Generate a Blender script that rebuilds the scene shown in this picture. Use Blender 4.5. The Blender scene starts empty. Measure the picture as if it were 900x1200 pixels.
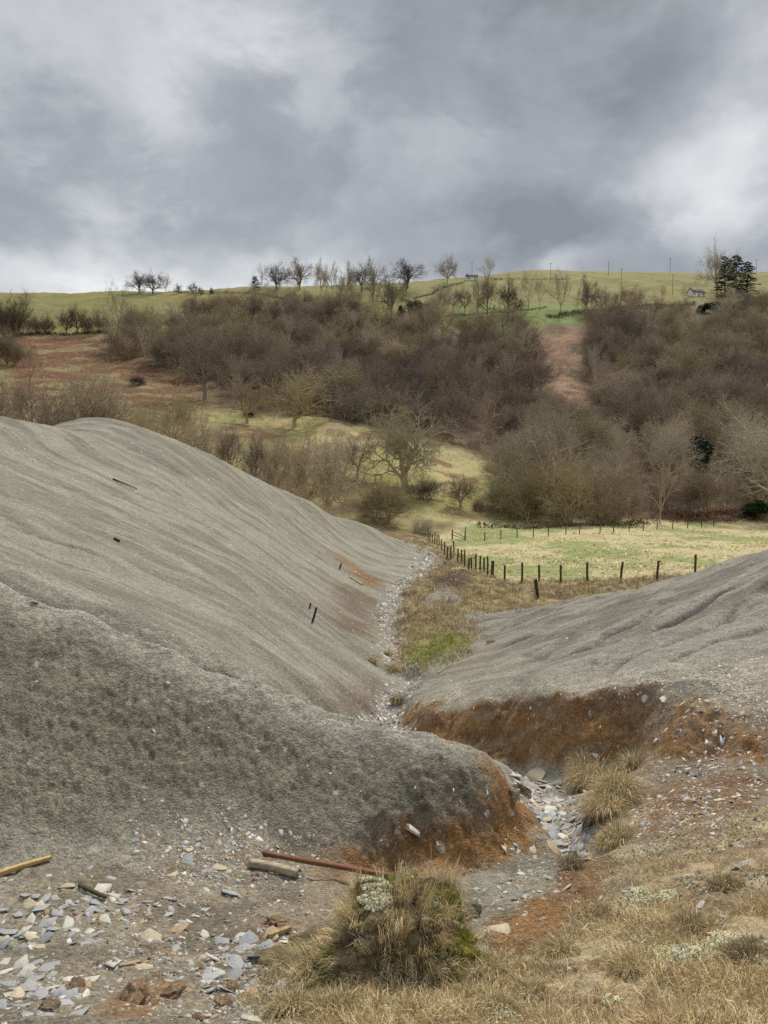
import bpy, math, random
import numpy as np

C = bpy.context.scene.collection
R = math.radians

# ============================================================ camera
cam = bpy.data.cameras.new('camera')
cam.sensor_fit = 'VERTICAL'; cam.sensor_height = 36.0
cam.lens = 870.0/1200.0*36.0
cam.clip_start = 0.05; cam.clip_end = 6000
camo = bpy.data.objects.new('camera', cam); C.objects.link(camo)
camo.location = (0, 0, 0)
camo.rotation_euler = (R(90)-math.atan(80.0/870.0), 0, 0)
bpy.context.scene.camera = camo

# ============================================================ sky, sun, exposure
SUN_EL, SUN_AZ = 47.0, 20.0            # azimuth clockwise from straight ahead (+Y)
SKY_STRENGTH = 0.10
sun = bpy.data.lights.new('sun', 'SUN'); sun.energy = 2.8; sun.angle = R(8); sun.color = (1.0, .92, .78)
suno = bpy.data.objects.new('sun', sun); C.objects.link(suno)
suno.rotation_euler = (R(90-SUN_EL), 0, R(180-SUN_AZ))
suno.location = (0, 0, 60)
sc = bpy.context.scene
sc.view_settings.view_transform = 'Standard'; sc.view_settings.look = 'None'
sc.view_settings.gamma = 1; sc.view_settings.exposure = 0.30
sc.view_settings.use_curve_mapping = False
try:
    sc.cycles.max_bounces = 5; sc.cycles.diffuse_bounces = 3; sc.cycles.use_denoising = False; sc.cycles.sample_clamp_indirect = 2.0; sc.cycles.sample_clamp_direct = 4.0
except Exception: pass

world = bpy.data.worlds.new('World'); sc.world = world; world.use_nodes = True
def build_world():
    nt = world.node_tree; N = nt.nodes; L = nt.links; N.clear()
    out = N.new('ShaderNodeOutputWorld'); bg = N.new('ShaderNodeBackground'); L.new(bg.outputs[0], out.inputs[0])
    bg.inputs['Strength'].default_value = SKY_STRENGTH
    sky = N.new('ShaderNodeTexSky'); sky.sky_type = 'NISHITA'; sky.sun_disc = False
    sky.sun_elevation = R(SUN_EL); sky.sun_rotation = R(SUN_AZ)
    tc = N.new('ShaderNodeTexCoord'); sep = N.new('ShaderNodeSeparateXYZ'); L.new(tc.outputs['Generated'], sep.inputs[0])
    def m(op, a, b=None, c=None, clamp=False):
        n = N.new('ShaderNodeMath'); n.operation = op; n.use_clamp = clamp
        for i, v in enumerate((a, b, c)):
            if v is None: continue
            if isinstance(v, (int, float)): n.inputs[i].default_value = v
            else: L.new(v, n.inputs[i])
        return n.outputs[0]
    az = m('ARCTAN2', sep.outputs[0], sep.outputs[1]); el = m('ARCSINE', sep.outputs[2])
    # cloud deck seen in perspective: direction over (height + a little)
    dz = m('ADD', m('MAXIMUM', sep.outputs[2], 0.0), 0.60)
    comb = N.new('ShaderNodeCombineXYZ')
    L.new(m('DIVIDE', sep.outputs[0], dz), comb.inputs[0]); L.new(m('DIVIDE', sep.outputs[1], dz), comb.inputs[1]); comb.inputs[2].default_value = 3.7
    def noise(scale, detail, rough, dist=0.0, off=0.0, vec=None):
        n = N.new('ShaderNodeTexNoise'); n.inputs['Scale'].default_value = scale; n.inputs['Detail'].default_value = detail
        n.inputs['Roughness'].default_value = rough; n.inputs['Distortion'].default_value = dist
        mp = N.new('ShaderNodeMapping'); mp.inputs['Location'].default_value = (off, off*.7, off*.3)
        L.new(vec or comb.outputs[0], mp.inputs[0]); L.new(mp.outputs[0], n.inputs['Vector'])
        return n.outputs[0]
    flat = N.new('ShaderNodeMapping'); flat.inputs['Scale'].default_value = (1, 1, 1.9); L.new(tc.outputs['Generated'], flat.inputs[0]); FV = flat.outputs[0]
    n1 = noise(2.0, 9, .55, .35, 0.0, FV); n2 = noise(3.6, 9, .56, .2, 4.1); w1 = noise(1.9, 5, .6, .0, 7.3); w2 = noise(1.9, 5, .6, .0, 12.9)
    n3 = noise(8.0, 10, .70, .1, 2.2, tc.outputs['Generated'])
    uu = m('ADD', az, m('MULTIPLY', m('SUBTRACT', w1, .5), .42)); vv = m('ADD', el, m('MULTIPLY', m('SUBTRACT', w2, .5), .26))
    def blob(px, py, rx, ry, amt, soft=1.0):
        x = (px-450)/870; v = (600-py)/870; P = math.atan(80/870)
        d = (x, math.cos(P)+v*math.sin(P), -math.sin(P)+v*math.cos(P)); l = math.sqrt(sum(c*c for c in d))
        a0 = math.atan2(d[0], d[1]); e0 = math.asin(d[2]/l)
        q = m('ADD', m('POWER', m('ABSOLUTE', m('DIVIDE', m('SUBTRACT', uu, a0), rx/870)), 2.0),
                     m('POWER', m('ABSOLUTE', m('DIVIDE', m('SUBTRACT', vv, e0), ry/870)), 2.0))
        g = m('POWER', 2.718, m('MULTIPLY', q, -soft))
        return m('MULTIPLY', g, amt)
    s = m('ADD', m('MULTIPLY', m('SUBTRACT', n1, .5), .60), m('MULTIPLY', m('SUBTRACT', n2, .5), .42))
    s = m('ADD', s, m('MULTIPLY', m('SUBTRACT', n3, .5), .40))
    for b in ((90, 335, 230, 26, .62), (40, 20, 170, 60, .16), (220, 60, 70, 110, .24), (320, 30, 60, 40, .3), (400, 40, 60, 60, .1), (440, 312, 260, 26, .26),
              (870, 205, 90, 45, .32), (770, 215, 90, 26, .30), (890, 110, 60, 90, .34), (640, 305, 160, 14, .28), (540, 60, 50, 130, .1),
              (655, 262, 110, 36, -.30), (560, 262, 90, 28, -.14), (340, 170, 230, 90, -.05), (660, 90, 100, 110, -.14), (70, 240, 140, 60, -.05),
              (280, 90, 60, 40, -.16), (820, 290, 90, 14, -.2), (800, 60, 90, 50, -.02)):
        s = m('ADD', s, blob(*b))
    # ragged cloud masses with a defined edge
    n4 = noise(2.1, 9, .58, .15, 9.4); n5 = noise(3.9, 10, .58, .25, 21.4, FV)
    def mass(n, a, b, amt):
        q = N.new('ShaderNodeMapRange'); q.interpolation_type = 'SMOOTHSTEP'; L.new(n, q.inputs[0]); q.inputs[1].default_value = a; q.inputs[2].default_value = b; q.inputs[3].default_value = -amt; q.inputs[4].default_value = amt
        return q.outputs[0]
    s = m('ADD', s, mass(n4, .44, .57, .05)); s = m('ADD', s, mass(n5, .43, .59, .11))
    # 0 = thick grey cloud base, 1 = thin bright cloud
    t = m('ADD', m('MULTIPLY', s, .82), .27, clamp=True)
    ramp = N.new('ShaderNodeValToRGB'); L.new(t, ramp.inputs[0]); e = ramp.color_ramp.elements
    e[0].position = 0.0; e[0].color = (.212, .228, .250, 1); e[1].position = 1.0; e[1].color = (.84, .84, .83, 1)
    k = ramp.color_ramp.elements.new(.28); k.color = (.34, .357, .388, 1)
    k = ramp.color_ramp.elements.new(.55); k.color = (.555, .575, .595, 1)
    # cloud overhead, out of view, brightened to light the ground (sun behind it)
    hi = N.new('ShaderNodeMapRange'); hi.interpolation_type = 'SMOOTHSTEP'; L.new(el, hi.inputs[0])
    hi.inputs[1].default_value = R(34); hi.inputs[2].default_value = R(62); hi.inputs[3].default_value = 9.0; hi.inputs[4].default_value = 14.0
    sc1 = N.new('ShaderNodeVectorMath'); sc1.operation = 'SCALE'; L.new(ramp.outputs[0], sc1.inputs[0]); back = N.new('ShaderNodeMapRange'); back.interpolation_type = 'SMOOTHSTEP'; L.new(sep.outputs[1], back.inputs[0])   # unseen sky behind the viewer brightened, added fill for faces turned this way
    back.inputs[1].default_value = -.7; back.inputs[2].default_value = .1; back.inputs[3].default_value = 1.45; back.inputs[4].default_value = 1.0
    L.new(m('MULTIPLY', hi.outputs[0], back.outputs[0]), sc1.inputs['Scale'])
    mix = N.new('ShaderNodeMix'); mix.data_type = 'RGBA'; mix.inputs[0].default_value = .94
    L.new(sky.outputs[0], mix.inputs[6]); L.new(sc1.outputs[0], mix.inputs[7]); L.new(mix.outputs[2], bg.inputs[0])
build_world()
# ============================================================ terrain shape
FPX, CX, CY = 870.0, 450.0, 600.0
PITCH = math.atan(80.0/FPX)          # camera looks 5 degrees down
SP, CP = math.sin(PITCH), math.cos(PITCH)

def ray(px, py):
    """direction (per metre of forward depth) through a photo pixel (900 x 1200 frame)"""
    u = (px-CX)/FPX; v = (CY-py)/FPX
    return np.array([u, CP+v*SP, -SP+v*CP])

def pt(px, py, Y):
    d = ray(px, py)
    return d*(Y/d[1])

def project(x, y, z):
    f = y*CP-z*SP; up = y*SP+z*CP
    return CX+FPX*x/f, CY-FPX*up/f

CTRL = []
def line(pts, step=0.07):
    """photo-pixel polyline with forward distances -> dense ground points"""
    P = [pt(*p) for p in pts]
    wline(P, step)
def wline(P, step=0.07):
    for a, b in zip(P[:-1], P[1:]):
        a = np.array(a, float); b = np.array(b, float)
        ea, eb = emb(a[0], a[1]), emb(b[0], b[1])
        n = max(1, int(np.linalg.norm(ea-eb)/step))
        for k in range(n):
            s = k/n
            CTRL.append(a+(b-a)*s)
    CTRL.append(np.array(P[-1], float))
def pts(L):
    for p in L: CTRL.append(pt(*p))
def wpts(L):
    for p in L: CTRL.append(np.array(p, float))
def emb(x, y):
    r = np.hypot(x, y)+0.35
    return np.stack([x/r, y/r, np.log(r)*0.8], -1)

# ground under and behind the photographer
wpts([(0,0.01,-1.6),(0.9,0.1,-1.5),(-0.9,0.1,-1.7),(0,1,-1.75),(1,1,-1.6),(-1,1,-1.9),(0,2.2,-2.15),(1.4,2,-1.8),(-1.4,2,-2.35),
      (0,-1,-1.4),(3,0,-1.2),(-3,0,-2.5),(0,-4,-.4),(8,1,-.6),(-8,1,-2.6),(6,-6,1),(-6,-6,-.4),(0,-12,4),(20,0,2),(-20,0,1.5),
      (20,-20,10),(-20,-20,8),(0,-40,18),(60,0,8),(-60,0,6),(60,-60,30),(-60,-60,26),(0,-120,45),(180,0,30),(-180,0,26),
      (150,-200,70),(-150,-200,70),(0,-500,110),(500,0,90),(-500,0,80),(500,-600,120),(-500,-600,120),(0,-1300,120),(1400,0,90),(-1400,0,90),
      (1100,-1100,120),(-1100,-1100,120),
      (12,6,-2.6),(18,12,-1.8),(25,22,-2.5),(40,25,-3),(-9,5,-3.0),(-12,9,-2.2),(-16,14,-1.2),(-25,20,-.6),(-40,26,-2)])
line([(-120,1200,4.45),(0,1200,4.2),(200,1200,4.1),(450,1200,3.8),(700,1200,3.5),(900,1200,3.3),(1000,1200,3.2)],.12)
line([(-120,1100,5.95),(0,1100,5.8),(100,1100,5.8),(300,1100,5.9),(450,1100,5.9),(600,1100,5.8),(700,1100,5.3),(800,1100,5.0),(900,1100,4.7),(1020,1100,4.5)],.12)
line([(-100,1045,6.5),(0,1040,6.6),(200,1040,7.0),(350,1045,7.0),(450,1045,7.1),(540,1045,7.4),(600,1045,7.35),(660,1040,7.1),(740,1030,6.9),(820,1015,6.8),(900,1000,6.9),(1000,980,7.1)],.12)
# foot and crest of the near spur
FOOT = [(-120,1015,7.1),(0,1000,7.3),(100,985,7.7),(200,972,8.1),(300,985,8.3),(370,1000,8.4),(430,1012,8.45),(500,1018,8.55),(560,1006,8.9),(602,985,9.4)]
CREST = [(-120,645,10.9),(0,693,10.7),(100,732,10.5),(200,776,10.3),(300,815,10.2),(370,842,10.2),(430,860,10.2),(500,874,10.2),(555,893,10.2),(590,918,10.15)]
line(FOOT); line(CREST)
def resample(L, n):
    P = np.array([pt(*p) for p in L]); t = np.linspace(0, 1, len(P)); s = np.linspace(0, 1, n)
    return np.stack([np.interp(s, t, P[:, i]) for i in range(3)], -1)
_f, _c = resample(FOOT, 24), resample(CREST, 24)
for i in range(24):
    s_end = i/23.0
    for s, b in ((.25, .02), (.5, .10), (.75, .14), (.9, .06)):
        p = _f[i]+(_c[i]-_f[i])*s
        steep = .10 if s_end > .78 else 0
        wpts([(p[0], p[1], p[2]+b+steep*math.sin(s*3.14))])
    q = _c[i].copy(); d = q/np.hypot(q[0], q[1])
    if s_end < .9:
        wpts([(q[0]+d[0]*.45, q[1]+d[1]*.45, q[2]-.27-.16*s_end)])
# crease behind the crest, then the big left heap
line([(-120,632,12.4),(0,684,12.3),(100,721,12.2),(200,758,12.2),(300,799,12.5),(370,829,13.2),(415,852,14.6)])
line([(-100,470,29),(0,502,31),(50,506,34),(92,511,37)])
pts([(62,507.5,41),(80,506,42)])
line([(52,506,46),(90,495,47),(122,492,47),(160,499,47),(200,511,48),(250,533,51),(300,561,54),(340,580,57),(370,591,60),(420,611,67),(455,627,70),(485,643,70),(500,652,66)])
pts([(0,640,15.5),(0,600,19),(0,560,24),(0,530,28),(-100,600,15.5),(-100,550,20),(-100,510,25),
     (50,645,17.5),(50,600,21.5),(50,560,27),(50,530,31),
     (100,680,15.5),(100,640,19),(100,600,24),(100,560,30),(100,530,36),(150,700,15.7),(150,640,21.5),(150,580,31),(150,535,39),
     (200,720,16),(200,680,20),(200,640,25),(200,600,31),(200,560,38),(200,530,43),
     (250,735,16.5),(250,690,21),(250,640,29),(250,590,39),(250,560,45),
     (300,760,16.5),(300,720,21),(300,680,26.5),(300,640,34),(300,600,43),(300,575,50),
     (340,780,17),(340,730,24),(340,680,32),(340,630,43),(340,600,51),
     (370,800,17),(370,760,22),(370,720,28),(370,680,36),(370,640,47),(370,608,56),
     (400,815,18),(400,760,25),(400,700,35),(400,650,49),(400,622,60),
     (425,832,18.4),(420,790,22.5),(420,740,30),(420,700,37),(420,660,50),(425,630,61),
     (440,710,37.5),(450,680,45),(460,660,56),(470,650,64)])
# far side of the left heap and the valley behind it
wpts([(-24,40,-.8),(-19,52,-1.6),(-14,56,-2.5),(-22,60,-4.5),(-12,62,-5),(-9,68,-7.5),(-4,74,-9.3),(1,80,-10.2),(-30,55,-4),(-40,60,-5),(-34,75,-7.5),(-20,75,-8.5),
      (-10,82,-9.6),(-45,85,-7),(-30,95,-7.4),(-14,95,-8.8),(-60,70,-5),(-70,100,-3)])
# toe of the left heap, stream bed
line([(425,848,19.4),(447,812,22),(444,775,26.5),(440,730,33.5),(447,700,40),(470,676,49),(496,662,56),(503,652,61)], .05)
STREAM_UP = [(447,853,20),(462,822,22.3),(478,792,24.8),(458,770,27.5),(462,752,30.5),(459,724,35),(456,702,40.3),(470,686,45),(499,661,56),(508,651,62),(494,638,73),(480,634,80)]
line(STREAM_UP, .05)
line([(500,812,19.6),(508,790,22.5),(520,765,26),(500,745,30.5),(495,720,35.5),(500,700,40),(530,685,46),(540,665,54),(535,650,62)])
STREAM_LOW = [(1.2,16.6,-6.75),(1.9,15,-6.4),(2.36,13.1,-5.9)]
wline([(-.07,20,-7.6),(.5,18.2,-7.15)]+STREAM_LOW, .05)
line([(605,912,13),(640,932,12),(660,960,10.9),(645,990,9.95),(690,1003,9.5)], .05)
wline([(-.9,15.5,-6.5),(-.2,13.5,-6.0),(.8,12.6,-5.75),(1.6,12.2,-5.6)], .05)
# right heap
line([(545,727,33.5),(620,711,33),(700,695,30.5),(780,680,27),(860,661,24),(900,646,22),(1000,612,20)])
pts([(560,760,26),(620,750,23.5),(700,730,21.8),(780,710,20),(860,698,18.2),(900,690,17.4),(1000,660,16),
     (525,800,20.4),(600,790,18.5),(700,770,17),(800,752,15.4),(900,740,14.5),(1000,730,13.8),
     (560,740,30),(640,728,27.5),(740,705,24.5),(840,682,21.5)])
LEDGE = [(488,826,18),(515,829,17),(550,828,16.1),(620,824,14.9),(700,816,13.9),(762,806,13.3),(830,803,12.7),(900,808,12.1),(1000,810,11.5)]
BASE = [(470,856,17.7),(510,880,16.2),(560,896,15.1),(610,905,14.1),(660,908,13.3),(705,902,12.8),(745,884,12.6)]
line(LEDGE, .05); line(BASE, .05)
pts([(497,838,17.3),(530,850,16.3),(580,855,15.2),(640,855,14.1),(700,850,13.3)])
pts([(790,860,12.0),(840,860,11.6),(900,862,11.1),(770,915,10.9),(850,920,10.2),(900,925,9.8),(1000,900,9.7),(720,940,10.6),(700,925,11.2),
     (700,975,9.9),(760,985,8.9),(830,970,8.6),(900,960,8.4),(1000,950,8.2),(660,1010,8.8),(600,1020,8.6),(560,1030,8.1),(690,1010,8.6),(625,1030,8.0)])
# rough ground and field
wpts([(6,38,-8.6),(9,38,-8.7),(13,36,-8.4),(18,36,-7.9),(24,38,-7.6),(18,44,-8.8),(30,48,-8.6),(40,44,-7)])
pts([(560,700,42),(630,702,43),(600,690,46),(575,678,50),(640,680,49.5),(720,681,48.5),(815,673,50),(900,668,51),(1000,660,52),
     (540,668,57),(520,655,65),(505,640,76),(500,633,84),(700,640,70),(800,640,70),(900,640,70),(600,640,72),(540,640,76),(1000,640,70),
     (600,625,86),(700,622,90),(800,622,92),(900,622,92),(520,622,92),(600,613,101),(700,612,104),(800,611,106),(900,611,106),(1000,611,106)])
# far hill, columns of the photograph
for px, rows in {
  -250: [(480,150),(440,200),(400,260),(388,290),(350,385)],
  -100: [(482,150),(440,200),(400,260),(388,290),(347,385)],
  0:   [(505,130),(480,150),(440,200),(400,260),(388,290),(343,385)],
  150: [(510,130),(480,155),(440,205),(400,265),(378,303),(341,380)],
  300: [(560,108),(530,128),(500,150),(450,200),(400,260),(360,320),(336,370)],
  400: [(585,100),(545,122),(500,152),(450,203),(400,257),(360,314),(334,360)],
  450: [(597,97),(575,108),(540,130),(500,160),(450,205),(400,255),(360,310),(334,355)],
  520: [(605,98),(575,112),(548,130),(500,164),(450,207),(400,257),(360,314),(327,385)],
  600: [(602,106),(580,118),(555,134),(500,170),(450,210),(400,260),(360,320),(318,420)],
  750: [(600,114),(590,120),(550,142),(500,175),(450,215),(400,265),(355,330),(319,440)],
  900: [(600,112),(585,120),(550,140),(500,172),(450,215),(400,265),(355,340),(319,450)],
  1000:[(600,112),(585,120),(550,140),(500,172),(450,215),(400,265),(355,340),(317,455)],
  1150:[(600,112),(550,140),(500,172),(450,215),(400,265),(355,340),(312,455)]}.items():
    pts([(px, py, Y) for py, Y in rows])
    a = pt(px, rows[-1][0], rows[-1][1]); d = a/np.hypot(a[0], a[1])
    wpts([(a[0]+d[0]*70, a[1]+d[1]*70, a[2]+3), (a[0]+d[0]*200, a[1]+d[1]*200, a[2]-12), (a[0]+d[0]*600, a[1]+d[1]*600, a[2]-60), (a[0]+d[0]*1200, a[1]+d[1]*1200, a[2]-140)])

_C = np.array(CTRL)
# drop near-duplicate control points
_E = emb(_C[:, 0], _C[:, 1]); keep = []
for i in range(len(_C)):
    if all(np.linalg.norm(_E[i]-_E[j]) > .022 for j in keep): keep.append(i)
_C = _C[keep]; _E = _E[keep]
def _phi(d2): return np.sqrt(d2+.03**2)
_T = _C[:, 2]/(np.hypot(_C[:, 0], _C[:, 1])+.35)
_D = _phi(((_E[:, None]-_E[None])**2).sum(-1))
_n = len(_C)
_A = np.zeros((_n+4, _n+4)); _A[:_n, :_n] = _D-np.eye(_n)*.0012; _A[:_n, _n] = 1; _A[_n, :_n] = 1
_A[:_n, _n+1:] = _E; _A[_n+1:, :_n] = _E.T
_W = np.linalg.solve(_A, np.concatenate([_T, np.zeros(4)]))

# lookup grid over azimuth and ln(r)
AZ0, AZ1, NAZ = -math.pi, math.pi, 0
_azk = np.unique(np.concatenate([np.linspace(-math.pi, -.75, 60), np.linspace(-.75, .75, 380), np.linspace(.75, math.pi, 60)]))
_lr0, _lr1, _NLR = math.log(.35), math.log(2200.0), 640
_lrk = np.linspace(_lr0, _lr1, _NLR)
def _eval_grid():
    AZ, LR = np.meshgrid(_azk, _lrk, indexing='ij')
    R = np.exp(LR); r = R-.35
    E = np.stack([np.sin(AZ)*r/R, np.cos(AZ)*r/R, LR*.8], -1).reshape(-1, 3).astype(np.float32)
    out = np.empty(len(E), np.float32); Ec = _E.astype(np.float32); w = _W[:_n].astype(np.float32)
    c2 = (Ec**2).sum(1)
    for i in range(0, len(E), 16000):
        e = E[i:i+16000]
        d2 = np.maximum((e**2).sum(1)[:, None]+c2[None]-2*e@Ec.T, 0)
        out[i:i+16000] = np.sqrt(d2+.0009)@w+_W[_n]+e@_W[_n+1:]
    return out.reshape(AZ.shape)
_G = _eval_grid()
def _cub(f):
    return (-.5*f+f*f-.5*f**3, 1-2.5*f*f+1.5*f**3, .5*f+2*f*f-1.5*f**3, -.5*f*f+.5*f**3)
def base_h(x, y):
    R = np.hypot(x, y)+.35; az = np.arctan2(x, y)
    i = np.interp(az, _azk, np.arange(len(_azk))); j = (np.log(R)-_lr0)/(_lr1-_lr0)*(_NLR-1)
    i = np.clip(i, 1, len(_azk)-2.001); j = np.clip(j, 1, _NLR-2.001)
    i0 = i.astype(int); j0 = j.astype(int); wi = _cub(i-i0); wj = _cub(j-j0)
    out = 0
    for a in range(4):
        row = 0
        for b in range(4):
            row = row+wj[b]*_G[np.clip(i0+a-1, 0, len(_azk)-1), np.clip(j0+b-1, 0, _NLR-1)]
        out = out+wi[a]*row
    return out*R

def _hash(i, j, s):
    h = (i.astype(np.int64)*374761393+j.astype(np.int64)*668265263+s*1442695041) & 0xffffffff
    h = ((h ^ (h >> 13))*1274126177) & 0xffffffff
    h = ((h ^ (h >> 15))*2246822519) & 0xffffffff
    return ((h ^ (h >> 14)) & 0xffffff)/16777216.0
def vnoise(x, y, s=0):
    x = np.asarray(x, float); y = np.asarray(y, float)
    i = np.floor(x); j = np.floor(y); u = x-i; v = y-j
    u = u*u*u*(u*(u*6-15)+10); v = v*v*v*(v*(v*6-15)+10)
    a = _hash(i, j, s); b = _hash(i+1, j, s); c = _hash(i, j+1, s); d = _hash(i+1, j+1, s)
    return (a+(b-a)*u)+((c+(d-c)*u)-(a+(b-a)*u))*v
def fbm(x, y, s=0, o=4):
    t = 0; a = .5; n = 0
    for k in range(o):
        t = t+a*vnoise(x*2**k+17.3*k, y*2**k+9.1*k, s+k); n += a; a *= .5
    return t/n
def sstep(a, b, x):
    t = np.clip((x-a)/(b-a), 0, 1); return t*t*(3-2*t)

def hit(px, py, hf=None, y0=2.0, y1=900.0):
    """where the view ray through a photo pixel first meets the ground (world point)"""
    d = ray(px, py); d = d/d[1]
    ys = np.exp(np.linspace(math.log(y0), math.log(y1), 2500))
    g = (hf or base_h)(d[0]*ys, ys)-d[2]*ys
    k = np.nonzero(g > 0)[0]
    if len(k) == 0: return None
    k = k[0]
    if k == 0: y = ys[0]
    else: y = ys[k-1]+(ys[k]-ys[k-1])*(-g[k-1])/(g[k]-g[k-1]+1e-12)
    return np.array([d[0]*y, y, d[2]*y])
# ============================================================ ground zones (world-space areas)
def polar(x, y):
    return np.arctan2(x, y), np.log(np.hypot(x, y)+.01)
def in_poly(u, v, P):
    ins = np.zeros(u.shape, bool); n = len(P); best = np.full(u.shape, 1e9)
    for i in range(n):
        x0, y0 = P[i]; x1, y1 = P[(i+1) % n]
        c = ((y0 > v) != (y1 > v)) & (u < (x1-x0)*(v-y0)/((y1-y0) if y1 != y0 else 1e-12)+x0)
        ins ^= c
        dx, dy = x1-x0, y1-y0; t = np.clip(((u-x0)*dx+(v-y0)*dy)/(dx*dx+dy*dy+1e-12), 0, 1)
        best = np.minimum(best, (u-x0-t*dx)**2+(v-y0-t*dy)**2)
    d = np.sqrt(best)
    return np.where(ins, d, -d)
class Zone:
    """soft-edged area of ground; made from photo outlines dropped onto the ground, or from plan coordinates"""
    def __init__(s, pix=None, plan=None, soft=.01, warp=.012, freq=40, seed=0, split=3):
        if pix is not None:
            Q = []
            for a, b in zip(pix, pix[1:]+pix[:1]):
                for k in range(split):
                    Q.append((a[0]+(b[0]-a[0])*k/split, a[1]+(b[1]-a[1])*k/split))
            W = [hit(*q) for q in Q]; W = [w for w in W if w is not None]
            P = [(w[0], w[1]) for w in W]
        else: P = plan
        P = np.array(P, float); s.P = np.stack(polar(P[:, 0], P[:, 1]), -1)
        s.soft, s.warp, s.freq, s.seed = soft, warp, freq, seed
        pad = soft+warp+.01; s.lo = s.P.min(0)-pad; s.hi = s.P.max(0)+pad
    def __call__(s, x, y, uv=None):
        u, v = uv if uv is not None else polar(x, y)
        out = np.zeros(u.shape); k = (u > s.lo[0]) & (u < s.hi[0]) & (v > s.lo[1]) & (v < s.hi[1])
        if k.any():
            uu, vv = u[k], v[k]
            if s.warp:
                nu = fbm(uu*s.freq, vv*s.freq, s.seed+50, 4)-.5; nv = fbm(uu*s.freq, vv*s.freq, s.seed+90, 4)-.5
                uu = uu+nu*s.warp*3; vv = vv+nv*s.warp*3
            out[k] = sstep(-s.soft, s.soft, in_poly(uu, vv, s.P))
        return out
Z = {}
sp = lambda *a: tuple(pt(*a)[:2])
Z['scree'] = Zone(plan=[(-90, -60), (-90, 50), (-40, 50), (-30, 54), (-22, 62), (-12, 65), (-4, 73), (1.5, 76), (4.2, 69), sp(503, 650, 61.5), sp(498, 661, 55.5), sp(474, 675, 48.5),
                        sp(450, 700, 40), sp(444, 730, 33.5), sp(452, 760, 28.5), sp(447, 775, 26.5), sp(462, 786, 25.5), sp(490, 789, 24.7), sp(530, 781, 25.5), sp(545, 775, 26), sp(552, 765, 27), sp(556, 745, 31), sp(545, 728, 34),
                        sp(545, 725, 35.5), (7, 35.5), (9.5, 32.5), (12, 29), (13.8, 25), (16, 24), (26, 27), (90, 30), (90, -60), (3, -60), (.002, -.06), (-.002, -.06), (-3, -60)], soft=.012, warp=.006, freq=30)
Z['spur'] = Zone(pix=[(0, 705), (100, 745), (200, 792), (300, 830), (370, 862), (450, 885), (520, 910), (560, 940), (540, 965), (440, 975), (380, 955), (320, 935), (230, 930), (150, 945), (70, 965), (0, 960)], soft=.05, warp=.03, freq=14)
Z['spur'].lo[0] -= .3
Z['knoll'] = Zone(pix=[(436, 950), (470, 905), (520, 893), (556, 905), (578, 940), (566, 980), (520, 985), (440, 985)], soft=.03, warp=.02)
Z['crest'] = Zone(pix=[(0, 694), (100, 732), (200, 776), (300, 815), (430, 861), (500, 876), (556, 897), (500, 905), (430, 885), (300, 842), (200, 802), (100, 756), (0, 712)], soft=.03, warp=.008)
for k, P in enumerate([
    [(470, 826), (500, 824), (550, 825), (620, 821), (700, 814), (762, 805), (790, 812), (850, 835), (899, 870), (899, 900), (830, 890), (745, 885), (705, 896), (610, 897), (560, 886), (500, 868), (470, 848)],
    [(556, 895), (598, 920), (634, 965), (618, 992), (560, 1014), (500, 1024), (430, 1020), (385, 1002), (440, 980), (520, 966), (556, 960), (572, 930)],
    [(575, 1108), (570, 1086), (605, 1066), (650, 1030), (700, 1005), (728, 1008), (715, 1038), (675, 1080), (630, 1108), (600, 1118)],
    [(100, 1195), (130, 1165), (200, 1140), (225, 1150), (190, 1180), (170, 1199)],
    [(262, 1098), (300, 1074), (345, 1078), (352, 1098), (320, 1108), (280, 1110)],
    [(398, 662), (410, 656), (452, 682), (447, 692), (425, 684)],
    [(360, 1010), (400, 1002), (440, 1020), (400, 1060), (350, 1090), (340, 1060)]]):
    Z['rust%d' % k] = Zone(pix=P, soft=.012 if k == 0 else .02, warp=.010 if k == 0 else .014, freq=26, seed=k)
for k, P in enumerate([
    [(392, 688), (402, 684), (446, 704), (440, 722), (415, 712)], [(388, 708), (440, 727), (438, 752), (400, 742), (378, 722)], [(380, 832), (425, 798), (448, 795), (446, 820), (428, 846), (400, 842)],
    [(790, 850), (900, 870), (900, 950), (820, 960), (760, 920)], [(640, 705), (560, 740), (520, 790), (560, 790), (600, 745)]]):
    Z['brown%d' % k] = Zone(pix=P, soft=.04, warp=.02, freq=22, seed=20+k)
Z['ledge'] = Zone(pix=[(484, 824), (520, 806), (560, 812), (620, 803), (700, 795), (762, 785), (900, 770), (900, 830), (830, 812), (762, 806), (700, 815), (620, 822), (550, 826), (500, 825)], soft=.03, warp=.02)
Z['rslope'] = Zone(pix=[(700, 905), (760, 870), (800, 830), (900, 835), (900, 1000), (800, 990), (720, 985), (690, 960)], soft=.04, warp=.03)
Z['bed_up'] = Zone(plan=[sp(*p) for p in [(432, 850, 20), (455, 812, 22.5), (472, 795, 24.5), (448, 772, 27.5), (452, 754, 30.5), (447, 724, 35), (448, 702, 40), (463, 685, 45), (490, 662, 56), (500, 652, 62), (490, 639, 73),
                      (500, 637, 73), (517, 650, 62), (512, 661, 56), (480, 687, 45), (466, 702, 40), (470, 724, 35), (472, 752, 30.5), (468, 771, 27.5), (500, 790, 24.5), (486, 815, 22.3), (470, 850, 19)]]+[(.9, 17), (-.5, 17)], soft=.012, warp=.008)
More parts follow.
